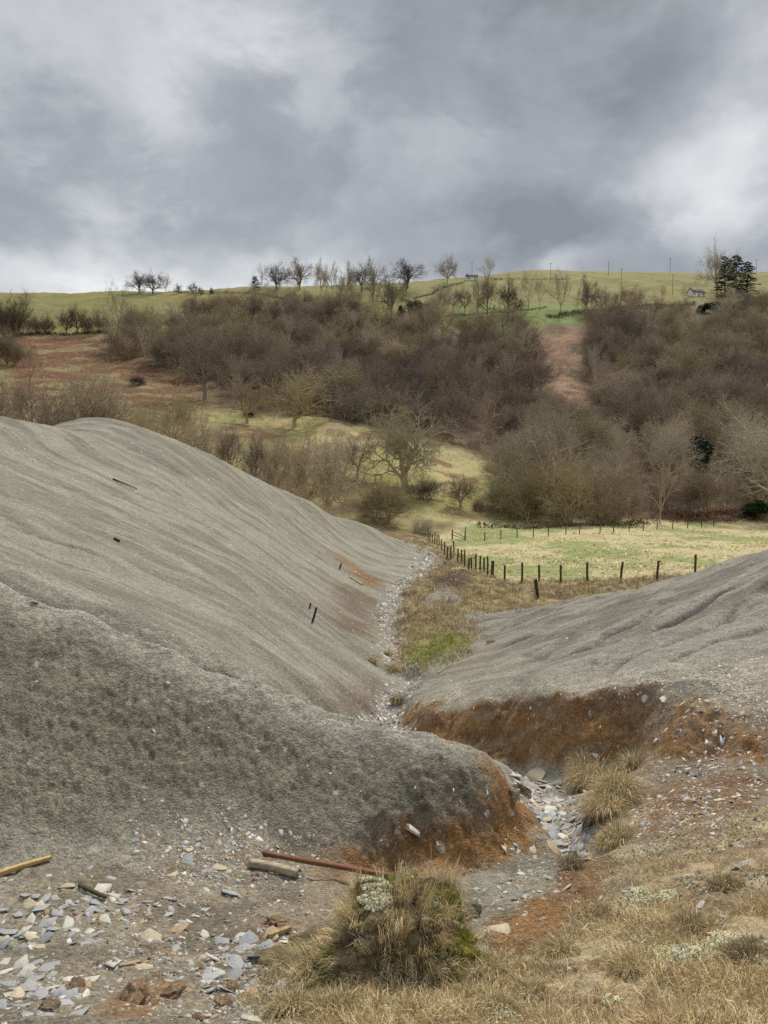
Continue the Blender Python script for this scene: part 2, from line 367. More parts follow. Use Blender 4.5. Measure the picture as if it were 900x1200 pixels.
Z['bed_low'] = Zone(plan=[(.9, 17), (1.5, 15.2)]+[sp(*p) for p in [(592, 905, 13.2), (600, 925, 12.2), (628, 965, 10.9), (655, 1000, 9.6), (690, 1000, 9.5), (690, 965, 10.4), (672, 935, 11.8), (640, 903, 13)]]+[(2.4, 15), (1.6, 17)], soft=.012, warp=.01)
Z['rubble'] = Zone(pix=[(0, 1040), (60, 1030), (120, 1015), (180, 985), (260, 965), (330, 985), (370, 1010), (400, 1060), (390, 1120), (340, 1199), (0, 1199)], soft=.05, warp=.04, freq=12)
Z['rubble'].lo[0] -= .2
Z['turf'] = Zone(plan=[sp(*p) for p in [(330, 1199, 4.05), (360, 1150, 4.7), (420, 1100, 5.7), (560, 1110, 5.6), (610, 1110, 5.5), (660, 1085, 5.8), (710, 1040, 6.7), (735, 1000, 8.0), (700, 985, 9.4), (690, 940, 10.8), (720, 925, 11), (740, 975, 9.3), (800, 985, 8.2), (850, 960, 8.6), (900, 945, 9.0), (1050, 930, 9.4)]]+[(9, 8), (9, -3), (.05, -.02), (-.05, -.02), (-2, -.7), (-.8, 2.5)], soft=.05, warp=.05, freq=14)
Z['turf2'] = Zone(plan=[sp(*p) for p in [(662, 905, 12.6), (700, 900, 12.3), (740, 915, 11.2), (740, 960, 9.6), (705, 975, 9.6), (690, 950, 10.5), (672, 930, 11.8)]], soft=.02, warp=.02)
Z['bankgrass'] = Zone(plan=[sp(*p) for p in [(474, 786, 25), (490, 788, 24.7), (530, 780, 25.5), (556, 765, 27), (560, 745, 31), (545, 727, 34.5), (620, 712, 35), (700, 696, 33), (790, 680, 31)]]+[(16, 30), (24, 34), (34, 40), (34, 48), (22, 50)]+
                       [sp(*p) for p in [(815, 674, 50), (720, 681, 48.5), (640, 681, 49.5), (575, 680, 50), (545, 658, 62), (500, 634, 84), (470, 634, 84), (486, 640, 73), (512, 650, 62), (510, 661, 56), (482, 687, 45), (468, 702, 40), (472, 724, 35), (474, 752, 30.5), (472, 771, 27.5)]], soft=.02, warp=.012)
Z['tongue'] = Zone(pix=[(490, 702), (520, 694), (558, 699), (562, 707), (530, 713), (496, 712)], soft=.02, warp=.01)
Z['tongue2'] = Zone(pix=[(520, 727), (546, 722), (552, 745), (540, 742)], soft=.02, warp=.01)
Z['greenmat'] = Zone(pix=[(478, 772), (500, 748), (530, 740), (550, 755), (545, 768), (505, 785), (480, 784)], soft=.02, warp=.01)
Z['darkmat'] = Zone(pix=[(505, 685), (525, 672), (552, 676), (556, 690), (530, 700), (508, 697)], soft=.02, warp=.01)
Z['field'] = Zone(plan=[sp(*p) for p in [(575, 680, 50), (720, 682, 48.5), (815, 674, 50), (900, 669, 50), (1100, 650, 51), (1150, 611, 108), (850, 611, 108), (700, 612, 106), (600, 614, 102), (540, 618, 97), (500, 633, 84), (545, 658, 62)]], soft=.012, warp=.004)
Z['meadow'] = Zone(pix=[(235, 485), (300, 484), (380, 494), (440, 503), (520, 527), (600, 547), (612, 560), (600, 600), (540, 612), (490, 622), (470, 610), (440, 570), (380, 540), (300, 515), (240, 505)], soft=.03, warp=.03)
Z['bracken_l'] = Zone(pix=[(0, 392), (120, 392), (150, 400), (225, 420), (245, 450), (240, 485), (150, 480), (60, 470), (0, 470)], soft=.02, warp=.02)
Z['bracken_l'].lo[0] -= .4
Z['clearing'] = Zone(pix=[(622, 388), (672, 385), (668, 410), (668, 440), (690, 462), (712, 500), (745, 540), (720, 545), (685, 505), (645, 470), (622, 440), (618, 410)], soft=.03, warp=.03)
Z['clear2'] = Zone(pix=[(705, 375), (740, 380), (760, 440), (820, 460), (830, 490), (770, 470), (720, 430)], soft=.03, warp=.04)
Z['strip'] = Zone(pix=[(480, 362), (560, 356), (700, 356), (720, 376), (620, 382), (540, 388), (480, 384)], soft=.02, warp=.01)
Z['wood'] = Zone(pix=[(120, 412), (150, 392), (240, 380), (330, 360), (430, 368), (480, 386), (540, 390), (620, 384), (700, 378), (720, 366), (899, 352), (899, 612), (700, 612), (600, 606), (608, 565), (590, 540), (520, 522), (440, 500), (330, 486), (240, 470), (240, 448), (190, 430)], soft=.03, warp=.02)
Z['wood'].hi[0] += .5
Z['redbank'] = Zone(pix=[(780, 606), (850, 596), (899, 592), (899, 611), (850, 612), (790, 612)], soft=.02, warp=.01)

def near_line(x, y, P, reach):
    k = (x > P[:, 0].min()-reach) & (x < P[:, 0].max()+reach) & (y > P[:, 1].min()-reach) & (y < P[:, 1].max()+reach); out = np.full(x.shape, 9.)
    if k.any():
        xx, yy = x[k], y[k]; best = np.full(xx.shape, 81.)
        for a, b in zip(P[:-1], P[1:]):
            e = b-a; t = np.clip(((xx-a[0])*e[0]+(yy-a[1])*e[1])/(e@e+1e-9), 0, 1); best = np.minimum(best, (xx-a[0]-t*e[0])**2+(yy-a[1]-t*e[1])**2)
        out[k] = np.sqrt(best)
    return out
CREST_W = np.array([pt(*p)[:2] for p in CREST]); LEDGE_W = np.array([pt(*p)[:2] for p in LEDGE[:7]]); CREASE_W = np.array([pt(*p)[:2] for p in [(-60, 660, 12.35), (0, 684, 12.3), (100, 721, 12.2), (200, 758, 12.2), (300, 799, 12.5), (370, 829, 13.2), (415, 852, 14.6)]])
CRACKS = [(np.array([hit(*p)[:2] for p in L]), dep, w) for L, dep, w in (([(75, 713), (120, 728), (160, 741), (200, 755), (232, 767), (265, 780), (300, 794), (350, 815), (400, 836), (428, 852)], .10, .07), ([(0, 610), (60, 628), (120, 655), (180, 690), (230, 715)], .05, .09),
          ([(200, 577), (250, 600), (300, 632), (350, 665)], .08, .14), ([(240, 655), (300, 690), (340, 720), (400, 760)], .05, .10), ([(700, 740), (640, 765), (600, 770), (540, 800)], .07, .12), ([(860, 712), (800, 730), (770, 750), (700, 775)], .09, .12), ([(830, 690), (770, 712), (740, 735)], .06, .12), ([(899, 735), (850, 752), (800, 770)], .12, .12))]
def detail(x, y, uv):
    r = np.exp(uv[1]); far = sstep(55, 95, y)
    scree = Z['scree'](x, y, uv); spur = Z['spur'](x, y, uv)
    d = 0
    # rain-washed rills running down the heaps (across the view), none on the spur
    heap = scree*(1-spur)*sstep(11.5, 14, r)
    ww = (fbm(x*.22, y*.22, 5, 3)-.5)*2.2
    q = y+x*.12+ww
    ril = fbm(x*.16, q*1.5, 11, 4)-.5; ril2 = fbm(x*.30, q*4.2, 13, 3)-.5
    pm = .35+.9*sstep(.4, .62, fbm(x*.11+3, y*.11, 67, 3))
    d = d+heap*(ril*.085+ril2*.03*pm+(fbm(x*1.4, y*1.4, 68, 5)-.5)*.11+(fbm(x*.22, y*.25, 75, 3)-.5)*.4)*np.where(x < 1.5, 1.0, .7)
    # folds and little slumps on the right heap
    rh = heap*sstep(2.5, 5, x)*sstep(14, 17, r)*(1-sstep(32, 38, y))
    w = (fbm(x*.35, y*.35, 31, 3)-.5)*3.0
    fold = 1-np.abs(np.sin((y*.95-x*.42+w)*1.35))**.6
    d = d-rh*np.maximum(fold-.45, 0)*.5*sstep(.36, .58, fbm(x*.3, y*.3, 33, 3))
    d = d+rh*((fbm(x*.8, y*1.5, 35, 4)-.5)*.17+(fbm(x*.3-4, y*.5, 36, 3)-.5)*.6)
    # cake-like crust of the spur face
    cr = fbm(x*3.0, y*3.0, 41, 4); c2 = fbm(x*6+cr*3, y*10, 43, 4)
    c3 = fbm(x*14, y*8+z0(x, y)*9, 44, 3); d = d+spur*((cr-.5)*.11+np.abs(c2-.5)*-.08+(c3-.5)*.06)
    rust = np.maximum(np.maximum(Z['rust0'](x, y, uv), Z['rust1'](x, y, uv)), Z['rust2'](x, y, uv)*.5)
    kn = Z['knoll'](x, y, uv); d = d+kn*((fbm(x*4, y*4, 58, 4)-.5)*.16+.06)
    d = d-Z['rust1'](x, y, uv)*sstep(8.3, 8.9, y)*(1-kn)*.05
    d = d+rust*((fbm(x*5, y*5, 47, 5)-.5)*.20+(fbm(x*1.5, y*1.5, 48, 3)-.5)*.25)
    near = (1-sstep(10, 13, r))
    d = d+near*(1-spur)*((fbm(x*2.2, y*2.2, 51, 4)-.5)*.13+(fbm(x*9, y*9, 52, 3)-.5)*.035)
    rs = np.maximum(Z['rslope'](x, y, uv), Z['ledge'](x, y, uv))
    d = d+rs*((fbm(x*3, y*3, 55, 4)-.5)*.10)
    bg = Z['bankgrass'](x, y, uv); d = d+bg*((fbm(x*.7, y*.7, 61, 4)-.5)*.75+(fbm(x*2.6, y*2.6, 62, 3)-.5)*.28)
    d = d+Z['darkmat'](x, y, uv)*.35+Z['greenmat'](x, y, uv)*.1
    fl = Z['field'](x, y, uv); d = d+fl*((fbm(x*.35, y*.35, 63, 3)-.5)*.35+(fbm(x*1.6, y*1.6, 64, 3)-.5)*.16)
    d = d+far*(1-fl)*((fbm(x*.07, y*.07, 65, 4)-.5)*2.0+(fbm(x*.4, y*.4, 66, 3)-.5)*.7)*sstep(80, 130, y)
    d = d+(Z['bed_up'](x, y, uv)*-.12+Z['bed_low'](x, y, uv)*-.08)
    dc = near_line(x, y, CREST_W, 1.6); d = d+.22*np.exp(-dc/.24)*(1+.5*(fbm(x*2, y*2, 74, 3)-.5))
    dl = near_line(x, y, LEDGE_W, 1.2); d = d+.12*np.exp(-dl/.22)
    dk = near_line(x, y, CREASE_W, 1.6); d = d-.30*np.exp(-(dk/.55)**2)
    # crack where the big heap meets the spur, and lesser ones higher up
    for P, dep, w in CRACKS:
        k = (x > P[:, 0].min()-.4) & (x < P[:, 0].max()+.4) & (y > P[:, 1].min()-.4) & (y < P[:, 1].max()+.4)
        if k.any():
            xx = x[k]+(fbm(x[k]*2, y[k]*2, 69, 3)-.5)*.5; yy = y[k]+(fbm(x[k]*2+5, y[k]*2, 70, 3)-.5)*.35; best = np.full(xx.shape, 9.)
            for a, b in zip(P[:-1], P[1:]):
                e = b-a; t = np.clip(((xx-a[0])*e[0]+(yy-a[1])*e[1])/(e@e+1e-9), 0, 1); best = np.minimum(best, (xx-a[0]-t*e[0])**2+(yy-a[1]-t*e[1])**2)
            dd = np.zeros(x.shape); dd[k] = dep*np.exp(-best/w**2)*sstep(.3, .5, fbm(x[k]*.9, y[k]*.9, 72, 3)); d = d-dd
    return d
def z0(x, y): return base_h(x, y)
def full_h(x, y):
    x = np.asarray(x, float); y = np.asarray(y, float); sh = x.shape
    x = x.ravel(); y = y.ravel()
    return (base_h(x, y)+detail(x, y, polar(x, y))).reshape(sh)
def gz(x, y): return float(full_h(np.array([x]), np.array([y]))[0])

def lerp(a, b, t): return a+(b-a)*t[..., None]
def rgb(r, g, b): return np.array([r, g, b], float)
def ground_colour(x, y):
    uv = polar(x, y); r = np.exp(uv[1]); zn = {k: z(x, y, uv) for k, z in Z.items()}
    n1 = fbm(x*.05, y*.05, 101, 4); n2 = fbm(x*.25, y*.25, 103, 4); n3 = fbm(x*1.3, y*1.3, 105, 4)
    ww = (fbm(x*.22, y*.22, 5, 3)-.5)*2.2; q = y+x*.12+ww
    st = fbm(x*.16, q*1.5, 11, 4); st2 = fbm(x*.35, q*5.0, 15, 3)
    # hill pasture
    col = lerp(rgb(.275, .245, .095), rgb(.225, .22, .078), sstep(.4, .6, n1))
    col = lerp(col, rgb(.30, .26, .13), sstep(.52, .7, n2)*.6)
    # rough land low on the slope
    low = 1-sstep(165, 215, r)
    col = lerp(col, lerp(rgb(.26, .22, .10), rgb(.18, .125, .07), sstep(.4, .62, n2)), low)
    grit = np.zeros(x.shape)
    br = lerp(lerp(rgb(.22, .118, .066), rgb(.155, .078, .046), sstep(.4, .6, n3)), rgb(.30, .25, .12), sstep(.5, .64, fbm(x*.12, y*.16, 107, 4))*.8)
    col = lerp(col, br, zn['bracken_l'])
    col = lerp(col, lerp(rgb(.11, .082, .055), rgb(.17, .115, .068), sstep(.4, .65, n2)), zn['wood'])
    col = lerp(col, lerp(rgb(.25, .14, .085), rgb(.34, .22, .145), sstep(.4, .65, fbm(x*.3, y*.3, 109, 4))), np.maximum(zn['clearing'], zn['clear2']*.8))
    col = lerp(col, rgb(.19, .245, .075), zn['strip']*sstep(.35, .5, n2+.1))
    mead = lerp(rgb(.44, .38, .19), rgb(.31, .29, .11), sstep(.42, .6, fbm(x*.12, y*.12, 111, 4)))
    mead = lerp(mead, rgb(.22, .125, .07), sstep(.58, .72, fbm(x*.2, y*.2, 112, 4))*.8)
    col = lerp(col, mead, zn['meadow'])
    f = fbm(x*.16, y*.10, 113, 4); f2 = fbm(x*.9, y*.9, 115, 4)
    field = lerp(rgb(.50, .44, .25), rgb(.20, .27, .085), np.clip(sstep(.46, .62, f)*.7+sstep(.5, .7, f2)*.35, 0, 1))
    field = lerp(field, rgb(.35, .25, .13), sstep(.6, .75, f2)*.6)
    col = lerp(col, field, zn['field'])
    col = lerp(col, rgb(.20, .09, .05), zn['redbank'])
    bank = lerp(rgb(.36, .29, .155), rgb(.19, .14, .075), sstep(.42, .62, n3))
    col = lerp(col, bank, zn['bankgrass'])
    col = lerp(col, rgb(.27, .26, .08), zn['greenmat']); col = lerp(col, rgb(.10, .065, .05), zn['darkmat'])
    col = lerp(col, rgb(.29, .27, .225), np.maximum(zn['tongue'], zn['tongue2'])*.9)
    # slate waste
    sc = lerp(rgb(.318, .302, .247), rgb(.220, .208, .170), np.clip(sstep(.42, .60, st)*.8+sstep(.5, .7, st2)*.2+(fbm(x*.8, y*.8, 18, 4)-.5)*.9, 0, 1))
    sc = lerp(sc, rgb(.385, .375, .31), sstep(.55, .75, fbm(x*.5, q*2.6, 17, 4))*.5)
    near = 1-sstep(11, 13, r)
    sc = lerp(sc, lerp(rgb(.265, .25, .205), rgb(.18, .165, .13), sstep(.4, .62, fbm(x*1.1, y*1.1, 19, 5))), near)
    rh = sstep(2.5, 5, x)*sstep(13, 15, r)
    sc = lerp(sc, lerp(rgb(.312, .298, .252), rgb(.195, .18, .148), sstep(.45, .64, fbm(x*.5, y*.9, 21, 5))), rh*.8)
    spurc = lerp(rgb(.242, .221, .170), rgb(.188, .169, .128), sstep(.34, .70, fbm(x*1.7, y*2.6, 23, 5)))
    sc = lerp(sc, spurc, zn['spur'])
    sc = lerp(sc, lerp(rgb(.16, .148, .12), rgb(.105, .092, .07), sstep(.4, .6, fbm(x*4, y*4, 28, 4))), zn['knoll']*.9)
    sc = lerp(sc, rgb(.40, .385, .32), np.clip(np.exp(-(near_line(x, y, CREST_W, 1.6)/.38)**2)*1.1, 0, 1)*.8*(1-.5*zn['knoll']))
    led = lerp(rgb(.30, .28, .23), rgb(.42, .385, .30), sstep(.45, .6, fbm(x*5, y*5, 25, 3)))
    sc = lerp(sc, led, zn['ledge']*.8)
    rsl = lerp(rgb(.28, .235, .17), rgb(.25, .145, .075), sstep(.38, .62, fbm(x*1.0, y*1.0, 27, 4)))
    sc = lerp(sc, rsl, zn['rslope']*.85)
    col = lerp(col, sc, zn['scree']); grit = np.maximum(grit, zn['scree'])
    for k in range(5): col = lerp(col, rgb(.15, .10, .068), zn['brown%d' % k]*(.85 if k < 3 else .3 if k == 3 else .15))
    col = lerp(col, lerp(rgb(.36, .33, .26), rgb(.48, .44, .35), sstep(.45, .6, fbm(x*6, y*6, 25, 3))), zn['ledge']*.75)
    col = lerp(col, rgb(.30, .29, .265), np.maximum(zn['bed_up'], zn['bed_low'])*.85)
    zz0 = base_h(x, y)
    ru = lerp(rgb(.27, .145, .055), rgb(.185, .102, .045), sstep(.34, .70, fbm(x*1.6, (y+zz0*1.6)*1.6, 29, 5)))
    ru = lerp(ru, rgb(.34, .205, .10), sstep(.58, .75, fbm(x*4, (y+zz0*1.6)*4, 30, 4))*.7)
    zn['rust0'] = zn['rust0']*(1-.55*sstep(4.2, 5.2, x)*(1-sstep(.5, .6, fbm(x*2.2, y*2.2, 32, 4))))*(1-.22*sstep(.55, .68, fbm(x*3, (y+zz0*1.6)*3, 34, 4)))
    for k in range(7): col = lerp(col, ru, zn['rust%d' % k]*(.95, .95, .85, .7, .6, .8, .55)[k])
    rb = lerp(rgb(.195, .165, .125), rgb(.28, .24, .18), sstep(.4, .6, fbm(x*2, y*2, 71, 5)))
    col = lerp(col, rb, zn['rubble']*.8*(1-np.maximum(zn['rust3'], zn['rust4'])))
    tf = lerp(rgb(.48, .395, .25), rgb(.26, .185, .115), sstep(.38, .62, fbm(x*3, y*3, 73, 4)))
    col = lerp(col, tf, np.maximum(zn['turf']*.85*(1-.7*zn['rust2']), zn['turf2'])); grit = grit*(1-.5*zn['turf'])
    return np.clip(col, 0.01, .9), grit

# ============================================================ mesh helpers
def fast_mesh(name, V, faces_flat, sizes, cols=None, mats=None, smooth=True, extra=None):
    me = bpy.data.meshes.new(name)
    V = np.asarray(V, np.float32); loops = np.asarray(faces_flat, np.int32); sizes = np.asarray(sizes, np.int32)
    me.vertices.add(len(V)); me.vertices.foreach_set('co', V.ravel())
    me.loops.add(len(loops)); me.loops.foreach_set('vertex_index', loops)
    me.polygons.add(len(sizes)); st = np.concatenate([[0], np.cumsum(sizes)[:-1]]).astype(np.int32)
    me.polygons.foreach_set('loop_start', st)
    if smooth: me.polygons.foreach_set('use_smooth', np.ones(len(sizes), bool))
    def attr(nm, c):
        a = me.color_attributes.new(nm, 'FLOAT_COLOR', 'POINT')
        c4 = np.ones((len(V), 4), np.float32); c4[:, :c.shape[1]] = c; a.data.foreach_set('color', c4.ravel())
    if cols is not None: attr('Col', np.asarray(cols))
    if extra is not None: attr('Grit', np.repeat(np.asarray(extra)[:, None], 3, 1))
    me.update(calc_edges=True); me.validate()
    for m in (mats or []): me.materials.append(m)
    return me
def put(name, me, parent=None, loc=None):
    o = bpy.data.objects.new(name, me); C.objects.link(o)
    if parent: o.parent = parent
    if loc is not None: o.location = loc
    return o
def tag(o, label=None, cat=None, group=None, kind=None):
    if label: o['label'] = label
    if cat: o['category'] = cat
    if group: o['group'] = group
    if kind: o['kind'] = kind
    return o

# ============================================================ materials
def new_mat(name, rough=.9, spec=.2):
    m = bpy.data.materials.new(name); m.use_nodes = True; nt = m.node_tree
    b = nt.nodes['Principled BSDF']; b.inputs['Roughness'].default_value = rough; b.inputs['Specular IOR Level'].default_value = spec
    return m, nt, b
def nd(nt, t, **kw):
    n = nt.nodes.new(t)
    for k, v in kw.items():
        if k in n.inputs: n.inputs[k].default_value = v
        else: setattr(n, k, v)
    return n
def mixc(nt, fac, a, b, mode='MIX'):
    n = nt.nodes.new('ShaderNodeMix'); n.data_type = 'RGBA'; n.blend_type = mode
    for i, v in ((0, fac), (6, a), (7, b)):
        if isinstance(v, (int, float)): n.inputs[i].default_value = v
        elif isinstance(v, tuple): n.inputs[i].default_value = (*v, 1) if len(v) == 3 else v
        else: nt.links.new(v, n.inputs[i])
    return n.outputs[2]
def maprange(nt, v, a, b, c, d):
    n = nt.nodes.new('ShaderNodeMapRange'); nt.links.new(v, n.inputs[0])
    for i, q in enumerate((a, b, c, d)): n.inputs[i+1].default_value = q
    return n.outputs[0]

def ground_material():
    m, nt, b = new_mat('ground_surface', .92, .15); L = nt.links
    col = nd(nt, 'ShaderNodeVertexColor', layer_name='Col'); gr = nd(nt, 'ShaderNodeVertexColor', layer_name='Grit')
    g = nt.nodes.new('ShaderNodeSeparateColor'); L.new(gr.outputs[0], g.inputs[0]); G = g.outputs[0]
    geo = nd(nt, 'ShaderNodeNewGeometry')
    def noise(s, d=4, r=.6):
        n = nd(nt, 'ShaderNodeTexNoise', Scale=s, Detail=d, Roughness=r); L.new(geo.outputs['Position'], n.inputs['Vector']); return n.outputs[0]
    def vor(s):
        n = nd(nt, 'ShaderNodeTexVoronoi', Scale=s); L.new(geo.outputs['Position'], n.inputs['Vector']); return n
    nf = noise(38, 5, .7); nm = noise(7, 5, .65); nc = noise(1.2, 5, .6)
    v1 = vor(34); v2 = vor(13)
    # gravel grain: every voronoi cell a pebble with its own shade
    sepc = nt.nodes.new('ShaderNodeSeparateColor'); L.new(v1.outputs['Color'], sepc.inputs[0])
    grain = maprange(nt, sepc.outputs[0], 0, 1, .66, 1.34)
    pale = maprange(nt, sepc.outputs[1], .985, .99, 0, 1)
    sep2 = nt.nodes.new('ShaderNodeSeparateColor'); L.new(v2.outputs['Color'], sep2.inputs[0])
    pale2 = maprange(nt, sep2.outputs[1], .992, .995, 0, 1)
    def gray(v):
        c = nt.nodes.new('ShaderNodeCombineColor')
        for i in range(3): L.new(v, c.inputs[i])
        return c.outputs[0]
    def mul(a, b_):
        n = nt.nodes.new('ShaderNodeMath'); n.operation = 'MULTIPLY'
        for i, v in ((0, a), (1, b_)):
            if isinstance(v, (int, float)): n.inputs[i].default_value = v
            else: L.new(v, n.inputs[i])
        return n.outputs[0]
    c = mixc(nt, mul(G, .85), col.outputs[0], gray(grain), 'MULTIPLY')
    c = mixc(nt, .75, c, gray(maprange(nt, nf, .25, .75, .62, 1.38)), 'MULTIPLY')
    c = mixc(nt, .8, c, gray(maprange(nt, nm, .25, .75, .72, 1.28)), 'MULTIPLY')
    c = mixc(nt, .7, c, gray(maprange(nt, nc, .25, .75, .82, 1.18)), 'MULTIPLY')
    c = mixc(nt, mul(mul(pale, G), .45), c, (.50, .47, .40))
    c = mixc(nt, mul(mul(pale2, G), .6), c, (.45, .45, .45))
    L.new(c, b.inputs['Base Color'])
    dist = maprange(nt, v1.outputs['Distance'], 0, .6, 1, 0)
    h = nt.nodes.new('ShaderNodeMath'); h.operation = 'MULTIPLY_ADD'; L.new(dist, h.inputs[0]); L.new(mul(G, .014), h.inputs[1]); L.new(mul(nf, .02), h.inputs[2])
    h2 = nt.nodes.new('ShaderNodeMath'); h2.operation = 'ADD'; L.new(h.outputs[0], h2.inputs[0]); L.new(mul(nm, .06), h2.inputs[1])
    h3 = nt.nodes.new('ShaderNodeMath'); h3.operation = 'ADD'; L.new(h2.outputs[0], h3.inputs[0]); L.new(mul(nc, .12), h3.inputs[1])
    bp = nd(nt, 'ShaderNodeBump', Strength=.85, Distance=1.0); L.new(h3.outputs[0], bp.inputs['Height']); L.new(bp.outputs[0], b.inputs['Normal'])
    return m
def col_material(name, rough=.85, spec=.2, bump=0, bscale=30, jitter=.35):
    """albedo from the mesh's Col attribute, broken up by noise"""
    m, nt, b = new_mat(name, rough, spec); L = nt.links
    col = nd(nt, 'ShaderNodeVertexColor', layer_name='Col'); geo = nd(nt, 'ShaderNodeNewGeometry')
    n = nd(nt, 'ShaderNodeTexNoise', Scale=bscale, Detail=5, Roughness=.65); L.new(geo.outputs['Position'], n.inputs['Vector'])
    cc = nt.nodes.new('ShaderNodeCombineColor'); v = maprange(nt, n.outputs[0], .25, .75, 1-jitter, 1+jitter)
    for i in range(3): L.new(v, cc.inputs[i])
    L.new(mixc(nt, 1.0, col.outputs[0], cc.outputs[0], 'MULTIPLY'), b.inputs['Base Color'])
    if bump:
        bp = nd(nt, 'ShaderNodeBump', Strength=.7, Distance=bump); L.new(n.outputs[0], bp.inputs['Height']); L.new(bp.outputs[0], b.inputs['Normal'])
    return m
def obj_material(name, base, rough=.85, spec=.15, jitter=.3, scale=2.0):
    """albedo from the object's own colour (each tree its own tint)"""
    m, nt, b = new_mat(name, rough, spec); L = nt.links
    oi = nd(nt, 'ShaderNodeObjectInfo'); geo = nd(nt, 'ShaderNodeTexCoord')
    n = nd(nt, 'ShaderNodeTexNoise', Scale=scale, Detail=3); L.new(geo.outputs['Object'], n.inputs['Vector'])
    cc = nt.nodes.new('ShaderNodeCombineColor'); v = maprange(nt, n.outputs[0], .3, .7, 1-jitter, 1+jitter)
    for i in range(3): L.new(v, cc.inputs[i])
    c = mixc(nt, 1.0, base, oi.outputs['Color'], 'MULTIPLY')
    L.new(mixc(nt, 1.0, c, cc.outputs[0], 'MULTIPLY'), b.inputs['Base Color'])
    return m
M = {}
M['ground'] = ground_material()
M['stone'] = col_material('slate_and_stone', .62, .35, .01, 40, .25)
M['grass'] = col_material('dry_grass_blades', .8, .15, 0, 3, .2)
M['soil'] = col_material('turf_soil', .95, .1, .03, 22, .5)
M['lichen'] = col_material('pale_lichen', .95, .05, .02, 60, .35)
M['wood'] = col_material('weathered_wood', .85, .15, .006, 26, .3)
M['twig'] = obj_material('bare_twigs', (1, 1, 1), .95, .0, .25, .6)
M['bark'] = obj_material('grey_bark', (1.2, 1.18, 1.12), .95, .0, .35, 1.5)
M['needle'] = obj_material('evergreen_leaves', (1, 1, 1), .6, .2, .4, .8)
M['paint'] = col_material('painted_wall_and_roof', .8, .2, 0, 2, .08)

# ============================================================ ground sheet
def build_ground():
    az = np.concatenate([np.linspace(-math.pi, -.9, 40, endpoint=False), np.linspace(-.9, -.52, 70, endpoint=False), np.linspace(-.52, .52, 860, endpoint=False), np.linspace(.52, .9, 70, endpoint=False), np.linspace(.9, math.pi, 41)])[:-1]
    lr = np.concatenate([np.linspace(math.log(.25), math.log(3.2), 30, endpoint=False), np.linspace(math.log(3.2), math.log(30), 700, endpoint=False), np.linspace(math.log(30), math.log(110), 330, endpoint=False),
                         np.linspace(math.log(110), math.log(520), 300, endpoint=False), np.linspace(math.log(520), math.log(2100), 24)])
    na, nr = len(az), len(lr)
    A, LR = np.meshgrid(az, lr, indexing='ij'); r = np.exp(LR); x = (np.sin(A)*r).ravel(); y = (np.cos(A)*r).ravel()
    z = np.empty_like(x); col = np.empty((len(x), 3)); grit = np.empty_like(x)
    for i in range(0, len(x), 200000):
        s = slice(i, i+200000); z[s] = full_h(x[s], y[s]); col[s], grit[s] = ground_colour(x[s], y[s])
    V = np.stack([x, y, z], -1); V = np.concatenate([V, [[0, 0, gz(0, .01)]]]); col = np.concatenate([col, col[:1]]); grit = np.concatenate([grit, grit[:1]])
    i = np.arange(na)[:, None]; j = np.arange(nr-1)[None]; i2 = (i+1) % na
    q = np.stack([i*nr+j, i*nr+j+1, i2*nr+j+1, i2*nr+j], -1).reshape(-1)
    c = len(V)-1; t = np.stack([np.full(na, c), np.arange(na)*nr, ((np.arange(na)+1) % na)*nr], -1).reshape(-1)
    me = fast_mesh('ground', V, np.concatenate([q, t]), np.concatenate([np.full(na*(nr-1), 4), np.full(na, 3)]), col, [M['ground']], True, grit)
    tag(put('ground', me), kind='structure')
build_ground()
# ============================================================ trees
class Acc:
    """collects tubes and ribbons for one mesh"""
    def __init__(s): s.v = []; s.f = []; s.sz = []; s.n = 0
    def add(s, V, F, size):
        s.v.append(np.asarray(V, np.float32)); F = np.asarray(F, np.int64)+s.n
        s.f.append(F.ravel()); s.sz.append(np.full(F.shape[0], size)); s.n += len(V)
    def tube(s, P, rad, k):
        P = np.asarray(P, float); n = len(P); T = np.gradient(P, axis=0); T /= np.linalg.norm(T, axis=1)[:, None]+1e-9
        ref = np.array([.31, .95, .05]) if abs(T[0][2]) > .6 else np.array([0, 0, 1.])
        U = np.cross(T, ref); U /= np.linalg.norm(U, axis=1)[:, None]+1e-9; W = np.cross(T, U)
        a = np.arange(k)*2*math.pi/k
        V = P[:, None]+np.asarray(rad)[:, None, None]*(np.cos(a)[None, :, None]*U[:, None]+np.sin(a)[None, :, None]*W[:, None])
        i = np.arange(n-1)[:, None]; j = np.arange(k)[None]; j2 = (j+1) % k
        s.add(V.reshape(-1, 3), np.stack([i*k+j, i*k+j2, (i+1)*k+j2, (i+1)*k+j], -1).reshape(-1, 4), 4)
    def ribbons(s, P0, P1, P2, w):
        """many three-point tapering blades at once"""
        n = len(P0); d = P2-P0; side = np.cross(d, rng.normal(size=(n, 3))); side /= np.linalg.norm(side, axis=1)[:, None]+1e-9; w = np.asarray(w)[:, None]*.5
        V = np.stack([P0-side*w, P0+side*w, P1-side*w*.75, P1+side*w*.75, P2], 1).reshape(-1, 3)
        b = (np.arange(n)*5)[:, None]; base = s.n; s.v.append(V.astype(np.float32)); s.n += len(V)
        s.f.append((base+b+np.array([[0, 1, 3, 2]])).ravel()); s.sz.append(np.full(n, 4))
        s.f.append((base+b+np.array([[2, 3, 4]])).ravel()); s.sz.append(np.full(n, 3))
    def mesh(s, name, mat, scale=1.0, cols=None, smooth=False):
        V = np.concatenate(s.v)*scale if s.v else np.zeros((0, 3))
        return fast_mesh(name, V, np.concatenate(s.f), np.concatenate(s.sz), cols, [mat], smooth)
rng = np.random.default_rng(7)
